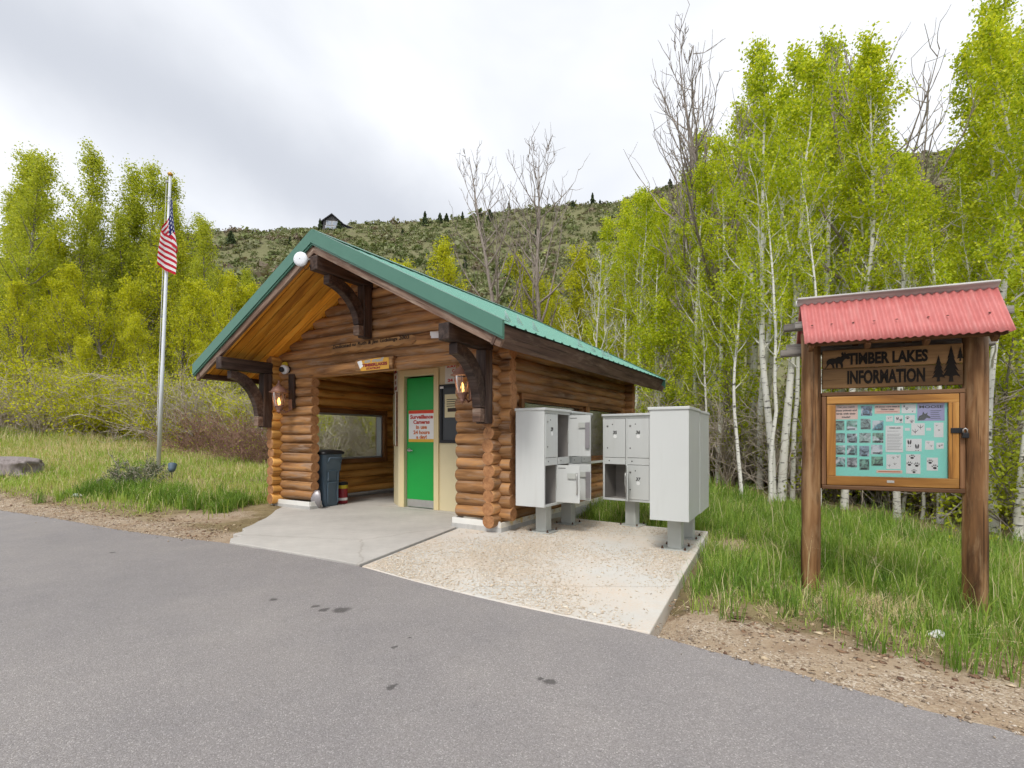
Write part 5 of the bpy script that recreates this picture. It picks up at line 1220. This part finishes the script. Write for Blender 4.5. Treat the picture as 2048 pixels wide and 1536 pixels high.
# --- aspen grove on the right: front trunks singled out, the rest of the grove shares its label
GA = 'aspens of the grove right of the shelter'
front = [(1436,15.2,.98,0,'white aspen with thick pale trunk just right of the parcel lockers'),(1546,11.6,.90,1,'leaning slim aspen left of the information board, paired with a straight one'),(1562,11.9,.98,2,'straight slim aspen left of the information board, beside a leaning one'),
 (1520,14.0,.92,3,'aspen between the parcel lockers and the information board, second from the lockers'),(1312,19.0,.72,4,'thin aspen rising beyond the rear eave of the shelter'),(1395,16.5,.80,1,'aspen directly behind the plain-sided parcel locker'),
 (1688,11.5,.92,0,'stout aspen seen under the left half of the display case'),(1796,10.4,.95,2,'stout aspen seen under the middle of the display case'),(1880,10.2,.95,4,'aspen seen under the right half of the display case'),
 (1990,9.2,1.02,3,'tall aspen with many leaves at the right picture edge'),(2035,8.4,1.02,0,'nearest aspen at the far right edge of the grove')]
TOPU = [1180,1230,1290,1340,1400,1440,1500,1560,1620,1700,1750,1800,1850,1880,1920,1960,2000,2048,2300]
TOPV = [430,390,365,350,330,215,140,115,100,85,190,340,340,290,130,40,5,-40,-60]
def hscale(u, Y, H0, low=0):
    return (1.2 + (875 - np.interp(u, TOPU, TOPV) - low) / 1020 * Y - gz1(at(u, Y), Y)) / H0
for i, (u, Y, s, v, lab) in enumerate(front):
    plant('aspen_tree', ASP[v], at(u, Y), Y, hscale(u, Y, 12, g.uniform(0, 60)), g.uniform(0, 6.28), lab, 'tree', GA, zs=1.0, tilt=(g.normal(0, .015), g.normal(0, .02)))
back = [(1200,22),(1228,24),(1240,19.5),(1268,18.5),(1288,20.5),(1322,21.5),(1330,17.5),(1362,18.5),(1402,19),(1452,19.5),(1508,17),(1575,18),(1625,17),(1672,19.5),(1685,15),(1880,15.5),(1945,18),(1985,16.5),(1255,21),(1290,23),(1345,20),(1372,23),(1420,20),(1468,18),(1492,21),(1530,19),(1590,16),(1608,20),(1640,14),(1655,18),(1700,16.5),(1692,13),(1840,17),(1912,13),(1930,16),(1960,12),(2005,14),(2030,11.5),(2060,13),(2095,10),(2120,12),(2180,11),(2260,12)]
for i, (u, Y) in enumerate(back):
    plant('aspen_tree', ASP[(i * 2 + 1) % 5], at(u, Y), Y, hscale(u, Y, 12, g.uniform(0, 110)), g.uniform(0, 6.28), where(u, ((1420, 'white barked aspen in the leafy stand beyond the rear eave of the shelter'), (1640, 'white barked aspen deep in the grove above the parcel lockers'), (9999, 'white barked aspen deep in the grove behind the information board'))), 'tree', 'aspens in the depth of the grove', zs=1.0, tilt=(g.normal(0, .02), g.normal(0, .03)))
for i in range(12):
    u = 1425 + 53 * i + g.uniform(-9, 9); Y = g.uniform(10.5, 15.5) - max(0, u - 1800) * .006
    plant('aspen_tree', THIN[i % 2], at(u, Y), Y, hscale(u, Y, 12, 120 + g.uniform(0, 160)), g.uniform(0, 6.28), where(u, ((1640, 'slender sparse aspen between the parcel lockers and the information board'), (9999, 'slender sparse aspen standing behind the information board'))), 'tree', 'slender aspens at the front of the grove', tilt=(g.normal(0, .02), g.normal(0, .03)))
# --- dead and bare trees
GD = 'bare dead trees'
for (u, Y, s, v, lab) in ((1392,17.5,1.04,0,'bare dead tree at the left end of the aspen grove'),(1470,16.5,1.16,1,'tallest bare dead tree above the parcel lockers'),(1806,12.6,1.0,1,'bare dead tree spreading above the information board roof'),(1022,25,1.14,2,'left of the two bare trees behind the shelter roof'),(1058,24.5,1.22,0,'right of the two bare trees behind the shelter roof')):
    plant('dead_tree', DEAD[v], at(u, Y), Y, s, u * .37 % 6.28, lab, 'tree', GD)
plant('dead_tree', DEADW[0], at(1148, 20), 20, 1.0, 1.0, 'small white bare tree just above the rear roof slope', 'tree', GD)
# --- left side: tall cottonwoods and yellow green trees
GC = 'tall cottonwoods behind the flagpole'
for (u, Y, s, v, lab) in ((12,27,.88,0,'cottonwood at the far left picture edge'),(66,31,1.00,1,'tall cottonwood second from the left picture edge'),(150,30,1.0,2,'tallest cottonwood left of the flagpole'),(203,31,1.01,0,'tall slim cottonwood, next left from the flagpole but one'),(300,32,.99,1,'cottonwood close to the flagpole on its left'),(368,34,.99,2,'cottonwood close to the flagpole on its right'),(108,32,.97,0,'cottonwood between the two tallest ones left of the flagpole'),(248,33,.90,2,'shorter cottonwood in the gap left of the flagpole')):
    plant('cottonwood_tree', COT[v], at(u, Y), Y, s * 1.06, g.uniform(0, 6.28), lab, 'tree', GC, z=1.2)
GW = 'yellow green trees along the foot of the hill on the left'
wl = [(-60,24,.95),(10,25,.95),(55,23,.80),(105,26,.98),(165,25,.90),(225,26,.92),(265,27,.98),(330,27,1.02),(385,27,1.0),(425,26,.92),(470,28,.95),(505,27,.75),(545,28,.7),(600,30,.75),(-130,25,1),(300,22,.6),(120,21.5,.55),(420,22,.55),(-40,30,1.4),(20,31,1.45),(75,30,1.35),(135,31,1.42),(190,30,1.4),(240,31,1.45),(290,30,1.45),(340,31,1.5),(400,30,1.4),(440,31,1.25),(490,31,1.05),(540,32,.85)]
for i, (u, Y, s) in enumerate(wl):
    plant('willow_tree', WIL[i % 3] if Y < 29.5 or i % 3 == 0 else COT[i % 3], at(u, Y), Y, s * g.uniform(.92, 1.05) * (1 if Y < 29.5 or i % 3 == 0 else .56), g.uniform(0, 6.28), where(u, ((230, 'bushy yellow green tree at the hill foot left of the flagpole'), (420, 'bushy yellow green tree at the hill foot close behind the flagpole'), (9999, 'bushy yellow green tree between the flagpole and the shelter eave'))), 'tree', GW, z=gz1(at(u, Y), Y))
# --- behind the shelter
for i, (u, Y, s, v, lab) in enumerate(((838,29,1.40,0,'bright green tree above the ridge end of the shelter roof, left'),(885,31,1.38,1,'bright green tree above the shelter roof, right of another'),(1115,27,1.28,2,'yellow green tree behind the small white bare tree'),(1180,26,1.22,0,'yellow green tree beyond the rear roof corner'),(950,33,1.15,2,'olive green tree above the middle of the roof'),(1000,31,1.05,1,'olive green bushy tree at the foot of the two bare trees'),(1070,30,1.1,0,'olive green bushy tree right of the two bare trees'),(1225,24,1.2,1,'yellow green tree left of the first white aspens'))):
    plant('bushy_tree', WIL[v], at(u, Y), Y, s, g.uniform(0, 6.28), lab, 'tree', 'bushy trees behind the shelter')
# --- understorey
rg = np.random.default_rng(5)
def many(name, variants, spots, label, cat, group, parts=('stems', 'foliage'), smin=.8, smax=1.25):
    for i, (u, Y) in enumerate(spots):
        plant(name, variants[i % len(variants)], at(u, Y), Y, rg.uniform(smin, smax), rg.uniform(0, 6.28), label if isinstance(label, str) else where(u, label), cat, group, parts)
many('leafy_bush', BUSH, [(1260,17.5),(1330,18),(1362,16.5),(1415,18),(1480,16),(1500,19),(1580,14.5),(1600,17.5),(1635,13.2),(1665,15),(1710,14.2),(1742,12.2),(1765,17),(1812,12.6),(1840,16),(1905,12),(1935,14.2),(1985,11.5),(2020,12.5),(2060,9.6),(2100,8.4),(1215,19.5),(1450,21),(1550,21),(1700,20),(1820,20),(1900,18),(2000,17),(2080,14)], ((1440, 'leafy green bush under the aspens behind the parcel lockers'), (1640, 'leafy green bush between the parcel lockers and the information board'), (9999, 'leafy green bush under the aspens behind the information board')), 'bush', 'bushes under the aspens', smin=.85, smax=1.5)
many('bare_bush', BARE, [(1240,18.5),(1300,17),(1340,15.5),(1385,18.5),(1460,14.8),(1510,15.6),(1590,12.8),(1620,15.5),(1690,13),(1735,15),(1780,12.4),(1850,11.8),(1890,15),(1950,11.2),(2010,10.5),(2040,13),(1560,18),(1650,18.5),(1755,21),(1860,20)], ((1440, 'bare grey twig bush under the aspens behind the parcel lockers'), (1640, 'bare grey twig bush between the parcel lockers and the information board'), (9999, 'bare grey twig bush under the aspens behind the information board')), 'bush', 'bare bushes under the aspens', smin=.8, smax=1.5)
many('sapling', SAP, [(1275,17),(1355,17.5),(1405,16),(1475,17.5),(1605,14),(1640,16),(1725,12.4),(1810,14.5),(1870,12.8),(1920,11.4),(1975,13),(2015,11),(1500,14.6),(1230,20),(1195,21)], ((1440, 'thin aspen sapling among taller trunks behind the parcel lockers'), (1640, 'thin aspen sapling between the parcel lockers and the information board'), (9999, 'thin aspen sapling among taller trunks behind the information board')), 'tree', 'saplings under the aspens', ('trunk', 'crown'), .75, 1.3)
many('bare_thicket', BARE, [(-40,22),(15,21.3),(50,22),(88,20.6),(120,21.6),(255,21.2),(290,21.6),(365,19.2),(395,20),(420,18.8),(480,19.4),(515,17.6),(560,20),(-90,23),(600,17),(650,16),(700,17.5),(745,16.5)], ((250, 'bare grey thicket bush at the lawn edge left of the flagpole'), (580, 'bare grey thicket bush at the lawn edge between flagpole and shelter'), (9999, 'bare grey bush seen through the shelter window')), 'bush', 'bare thicket behind the lawn', smin=.8, smax=1.45)
many('willow_bush', YBUSH, [(170,20.4),(195,20.9),(235,20.2),(275,20.6),(130,21.6),(350,20.6),(430,19.8),(490,18.8),(530,19.4),(40,22.5),(575,18.6),(620,18.4),(680,19),(735,18.6),(770,20),(-20,23),(70,20.9),(310,20),(335,21),(380,19.4),(455,18.9),(505,18.2)], ((250, 'yellow green willow bush at the lawn edge left of the flagpole'), (580, 'yellow green willow bush at the lawn edge between flagpole and shelter'), (9999, 'yellow green willow bush seen through the shelter window')), 'bush', 'willow bushes behind the lawn', smin=.75, smax=1.55)
many('red_twig_bush', REDB, [(385,18),(415,17.4),(440,17),(470,16.4),(495,15.8),(518,15.2),(540,15.8),(505,17)], 'low reddish twig bush left of the shelter wall', 'bush', 'reddish twig bushes', smin=.75, smax=1.15)
plant('sagebrush', SAGE[0], at(255, 10.6), 10.6, 1.15, .4, 'grey green sagebrush in the verge left of the lush grass', 'bush', 'sagebrush near the flagpole', ('stems', 'foliage'))
plant('sagebrush', SAGE[0], at(292, 12.2), 12.2, .95, 2.4, 'grey green sagebrush beside the flagpole foot', 'bush', 'sagebrush near the flagpole', ('stems', 'foliage'))
# --- conifers along the ridge and the house there
def fir_variant(seed, H, wd):
    g = np.random.default_rng(seed); n = 900; h = g.uniform(.08, 1, n) ** .8; r = wd * (1 - h) ** .7 * np.sqrt(g.uniform(.15, 1, n)) * (1 + .25 * np.sin(h * 22 + seed)); a = g.uniform(0, 6.28, n)
    P = np.stack([r * np.cos(a), r * np.sin(a), h * H], 1); b = MB().tube([(0, 0, -.5), (0, 0, H * .5), (0, 0, H * .95)], [.14, .09, .02], 6, False)
    me = bpy.data.meshes.new('trunk'); me.from_pydata(b.v, [], b.f); me.materials.append(M['bark_grey']); return me, leaf_mesh('crown', P, .42, M['leaf_fir'], .2, seed=seed)
FIR = [fir_variant(600, 5, 1.0), fir_variant(601, 4, 1.3), fir_variant(602, 3.2, 1.1)]
for i, (u, Y, s) in enumerate(((395,120,1.2),(462,118,1.35),(505,140,.75),(640,138,1.0),(678,141,1.1),(805,138,.75),(850,145,1.25),(880,146,1.1),(893,147,1.15),(925,147,.8),(960,147,.95),(980,140,1.5),(1018,146,1.0),(1075,120,1.35),(1146,146,1.0),(1185,147,1.15),(1200,148,.7),(1340,140,1.3),(1365,142,1.0),(1290,144,.9),(770,128,.8),(930,100,.9),(1020,95,.8),(540,147,.6),(580,120,.8))):
    s_ = (u - 1024) / 1020; z = float(hill_z(np.array([s_]), np.array([float(Y)]))[0])
    plant('juniper_tree', FIR[i % 3], s_ * Y, Y, s * .72, g.uniform(0, 6.28), 'small dark juniper standing on the hill crest', 'tree', 'junipers along the hill crest', z=z - .2)
hs_ = (664 - 1024) / 1020; hY = 143.; hz0 = float(hill_z(np.array([hs_]), np.array([hY]))[0])
hs = thing('hill_house', 'small grey gabled house on the crest of the hill', 'house', (hs_ * hY, hY, hz0 - .8), R(12))
hw = plain('grey_siding', (.10, .095, .095), .7); hr = plain('dark_shingle', (.035, .035, .04), .8)
b = MB(); b.prism([(-2.4, 0), (2.4, 0), (2.4, 3.0), (0, 5.0), (-2.4, 3.0)], lambda p, d: (p[0], d, p[1]), 0, 7); b.build('wall', hw, hs)
for s in (-1, 1):
    b = MB(); b.prism([(0, 5.05), (s * 3.2, 2.45), (s * 3.2, 2.7), (0, 5.35)], lambda p, d: (p[0], d, p[1]), -.7, 7.5); b.build('roof', hr, hs)
b = MB(); b.prism([(2.41, 0), (5.2, 0), (5.2, 1.9), (2.41, 2.9)], lambda p, d: (p[0], d, p[1]), .5, 6); b.build('side_wing', hw, hs)
b = MB(); b.prism([(2.3, 3.0), (5.7, 1.8), (5.7, 2.05), (2.3, 3.25)], lambda p, d: (p[0], d, p[1]), .1, 6.4); b.build('wing_roof', hr, hs)
hg = plain('sky_reflecting_pane', (.32, .36, .42), .15, 0, .8)
for (x0, x1, z0, z1) in ((-1.7, -.15, .9, 1.9), (.15, 1.7, .9, 1.9), (-1.5, -.15, 2.2, 3.3), (.15, 1.5, 2.2, 3.3)):
    wv = MB().box(x0 - .08, x1 + .08, -.06, -.01, z0 - .08, z1 + .08).build('window', M['white'], hs); MB().box(x0, x1, -.09, -.061, z0, z1).build('pane', hg, wv)
MB().box(-2.8, 2.8, -1.6, -.02, .3, .5).build('deck', hw, hs)
# --- hillside shrubs: one mass
g2 = np.random.default_rng(21); n = 20000
S = g2.uniform(-1.5, 1.25, n); Yh = 30 + 124 * g2.beta(1.15, .95, n); Zh = hill_z(S, Yh); Xh = S * Yh
patch = np.sin(Xh * .11 + 2.1 * np.sin(Yh * .07)) + np.sin(Yh * .17 + 1.6 * np.sin(Xh * .06 + 1))
size = g2.gamma(3, .33, n) + .22; size *= np.where(patch > .8, 1.25, 1.0) * np.clip(Yh / 75, .38, 1)
kind = np.clip(.40 + .11 * patch + g2.normal(0, .21, n) + np.where(S > .25, .25, 0), 0, 1)
pq = 30
d = g2.normal(0, 1, (n, pq, 3)); d[:, :, 2] = np.abs(d[:, :, 2]); d /= np.linalg.norm(d, axis=2, keepdims=True); d *= (g2.uniform(.35, 1, (n, pq, 1))) * size[:, None, None] * .62; d[:, :, 2] *= .85
C = np.stack([Xh, Yh, Zh - .05], 1)[:, None, :] + d
tint = np.clip(np.repeat(kind, pq) + g2.normal(0, .05, n * pq), 0, 1)
lm = leaf_mesh('hill_brush', C.reshape(-1, 3), 1.0, M['leaf_hill'], .0, tint, .9, 3)
co = np.empty(len(lm.vertices) * 3, np.float32); lm.vertices.foreach_get('co', co); co = co.reshape(-1, 4, 3); cc = C.reshape(-1, 1, 3)
sz = (np.repeat(size, pq) * .27)[:, None, None]; co = cc + (co - cc) * sz; lm.vertices.foreach_set('co', co.astype(np.float32).ravel()); lm.update()
tag(link('hill_brush', lm), 'grey green sagebrush and scrub covering the hillside', 'brush', kind='stuff')
# ================================================================== grass
def blades(name, X, Y, H, Wd, T, label, lean=.35, seed=1):
    g = np.random.default_rng(seed); n = len(X); Z = gz(X, Y) - .015; a = g.uniform(0, 6.28, n); la = g.uniform(0, 6.28, n); ln = np.abs(g.normal(0, lean, n)) + .08
    wx, wy = np.cos(a) * Wd * .5, np.sin(a) * Wd * .5; dx, dy = np.cos(la) * ln * H, np.sin(la) * ln * H
    base = np.stack([X, Y, Z], 1); wv = np.stack([wx, wy, np.zeros(n)], 1)
    mid = base + np.stack([dx * .30, dy * .30, H * .58], 1); tip = base + np.stack([dx, dy, H * (1 - .35 * ln)], 1)
    V = np.stack([base - wv, base + wv, mid - wv * .8, mid + wv * .8, tip], 1).reshape(-1, 3)
    F = (np.array([(0,1,3),(0,3,2),(2,3,4)])[None] + 5 * np.arange(n)[:, None, None]).reshape(-1, 3)
    return tag(link(name, np_mesh(name, V, F, M['grass'], {'tint': np.repeat(T, 5)})), label, 'grass', kind='stuff')
def pnoise(x, y, s): return np.sin(x * s + 1.7 * np.sin(y * s * .8 + .5)) * np.sin(y * s * 1.1 + 1.3 * np.sin(x * s * .7 + 2))
def inside_cabin(X, Y):
    dx, dy = X - CO.x, Y - CO.y; a = dx * .85 - dy * .526; b_ = dx * .526 + dy * .85
    return (a > -W - .25) & (a < .25) & (b_ > -.3) & (b_ < DEP + .3)
def inside_pad(X, Y): return (X < 2.62 - .44 * (6.78 - Y)) & (Y < 8.35 - .56 * (X + .2)) & (X > -2.2) & (Y < 8.4)
g3 = np.random.default_rng(31)
# right-hand verge, dense and tall
n = 420000; X = g3.uniform(.6, 11, n); Y = g3.uniform(1.2, 17, n); e = edge_dist(X, Y)
dens = np.clip(1.5 - Y / 11, .22, 1) * np.clip(.55 + .55 * pnoise(X, Y, 2.3) + .6 * pnoise(X, Y, 6.3) + .35 * pnoise(X + 3, Y, 12.), .07, 1)
strawy = .6 * np.clip(1.15 - np.hypot((X - 3.05) / .8, (Y - 3.85) / .42), 0, 1); bare = np.clip(1.1 - np.hypot(X - 2.85, Y - 6.5) / .55, 0, 1)
dens *= np.clip((e - .78 - .22 * pnoise(X, Y, 3.1)) / .5, 0, 1) * (1 - .72 * strawy) * (1 - .95 * bare); dens[inside_pad(X, Y) | inside_cabin(X, Y)] = 0
dens[(np.abs(X) > Y * 1.25 + 1.0)] = 0; dens *= np.clip((14.2 - (X / Y - .4) * 11.5 + .5 * pnoise(X, Y, 1.5) - Y) / 1.2, .03, 1)
k = g3.uniform(0, 1, n) < dens; X, Y, e = X[k], Y[k], e[k]; m = len(X)
H = g3.gamma(5, .032, m) * np.clip((e - .5) / 1.0, .35, 1) * (1 + .35 * pnoise(X, Y, 1.3) + .3 * pnoise(X, Y, 6.3)) * np.where(Y > 8, 1.15, 1); T = np.clip(g3.beta(2.0, 2.4, m) * .74 + .14 * pnoise(X, Y, 1.9) + .08 * pnoise(X, Y, 6.3), 0, .74)
dry = g3.uniform(0, 1, m) < (.04 + .38 * strawy[k] + .14 * (pnoise(X, Y, 2.9) > .45)); T = np.where(dry, g3.uniform(.80, 1, m), T)
blades('tall_grass', X, Y, H, np.clip(.0048 + .0006 * Y, .005, .013) * g3.uniform(.7, 1.3, m), T, 'tall fresh green grass round the information board', .38, 2)
# dry litter lying under the board and along the verge
n = 60000; X = g3.uniform(1.0, 7, n); Y = g3.uniform(1.3, 8, n); e = edge_dist(X, Y); strawy = .7 * np.clip(1.2 - np.hypot((X - 3.05) / .9, (Y - 3.85) / .5), 0, 1)
k = (g3.uniform(0, 1, n) < np.clip(.15 + strawy, 0, 1) * np.clip((e - .75) / .3, 0, 1)) & ~inside_pad(X, Y); X, Y = X[k], Y[k]; m = len(X)
blades('dry_straw', X, Y, g3.uniform(.05, .16, m), np.full(m, .004), g3.uniform(.82, 1, m), 'flattened dry straw on the ground below the information board', 1.9, 3)
# left lawn: light yellowish grass with straw
n = 330000; X = g3.uniform(-27, -3.4, n); Y = g3.uniform(7.5, 25, n); e = edge_dist(X, Y)
dens = np.clip((e - .62 - .2 * pnoise(X, Y, 2.2)) / .5, 0, 1) * np.clip(.75 + .3 * pnoise(X, Y, 1.7), .1, 1) * np.clip(1.3 - Y / 26, .3, 1); dens[inside_cabin(X, Y)] = 0; dens[(X < -1.12 * Y - 1)] = 0
dens[(np.hypot(X + 4.6, Y - 7.7) < 1.1)] *= .06; dens[(X > -4.3) & (Y < 9.4)] = 0
k = g3.uniform(0, 1, n) < dens; X, Y, e = X[k], Y[k], e[k]; m = len(X); far = np.clip((Y - 10) / 10, 0, 1)
H = g3.gamma(6, .022, m) * np.clip((e - .4) / .8, .4, 1) * (1 + .25 * pnoise(X, Y, .9)) * (1 + .6 * far); T = np.clip(.60 + .12 * pnoise(X, Y, 1.1) + g3.normal(0, .09, m), .2, .78)
dry = g3.uniform(0, 1, m) < np.clip(.20 + .42 * far + .24 * pnoise(X, Y, .7), .03, .8); T = np.where(dry, g3.uniform(.80, 1, m), T)
blades('lawn_grass', X, Y, H, np.clip(.004 + .0008 * Y, .008, .022) * g3.uniform(.7, 1.3, m), T, 'pale green meadow grass round the flagpole', .35, 4)
# clumps: lush dark tufts left of the shelter, and taller tufts standing out of the right-hand grass
def tufts(name, cx, cy, per, spread, h0, wd, t0, t1, label, seed, lean=.5):
    g = np.random.default_rng(seed); n = len(cx); k = g.poisson(per, n); idx = np.repeat(np.arange(n), k)
    X = cx[idx] + g.normal(0, spread, len(idx)); Y = cy[idx] + g.normal(0, spread, len(idx)); hh = (h0 * g.uniform(.6, 1.35, n))[idx] * g.uniform(.55, 1.15, len(idx))
    T = np.clip(g.uniform(t0, t1, n)[idx] + g.normal(0, .09, len(idx)), 0, .76); dry = g.uniform(0, 1, len(idx)) < .05; T = np.where(dry, g.uniform(.82, 1, len(idx)), T)
    blades(name, X, Y, hh, wd * g.uniform(.7, 1.3, len(idx)), T, label, lean, seed + 1)
n = 2600; X = g3.uniform(-9.5, -4.2, n); Y = g3.uniform(8.0, 12, n); e = edge_dist(X, Y)
cen = np.exp(-((e - 1.7 + .3 * pnoise(X, Y, 2.0)) / .5) ** 2) * np.clip((X + 8.9) / .8, 0, 1) * np.clip(.5 + .6 * pnoise(X, Y, 1.8), .1, 1); cen[inside_cabin(X, Y)] = 0; cen[(X > -4.5) & (Y < 9.4)] = 0
k = g3.uniform(0, 1, n) < cen * .75
tufts('lush_grass', X[k], Y[k], 34, .055, .31, .010, .08, .45, 'lush dark green grass clumps left of the shelter', 5)
n = 2400; X = g3.uniform(1.2, 8, n); Y = g3.uniform(1.8, 11, n); e = edge_dist(X, Y)
k = (e > .85 + .25 * pnoise(X, Y, 2.4)) & ~inside_pad(X, Y) & ~inside_cabin(X, Y) & (g3.uniform(0, 1, n) < np.clip(.55 + .4 * pnoise(X, Y, 1.4), .1, 1)) & (np.hypot(X - 2.85, Y - 6.5) > .5) & (np.abs(X) < Y * 1.2 + .8) & (Y < 13 - (X / Y - .4) * 11)
k &= (np.hypot((X - 3.05) / .7, (Y - 3.85) / .35) > 1) | (g3.uniform(0, 1, n) < .2)
tufts('tufted_grass', X[k], Y[k], 26, .045, .28, .0062, .12, .62, 'taller grass tufts standing along the right verge', 15, .42)
n = 260; X = g3.uniform(1.6, 7, n); Y = g3.uniform(2.4, 9, n); k = (edge_dist(X, Y) > 1.0) & ~inside_pad(X, Y) & (np.hypot(X - KX, Y - KY) > .15); X, Y = X[k], Y[k]; m = len(X)
blades('dry_stalks', X, Y, g3.uniform(.35, .75, m), np.full(m, .0045), g3.uniform(.84, 1, m), 'scattered tall dry stalks in the right-hand grass', .45, 8)
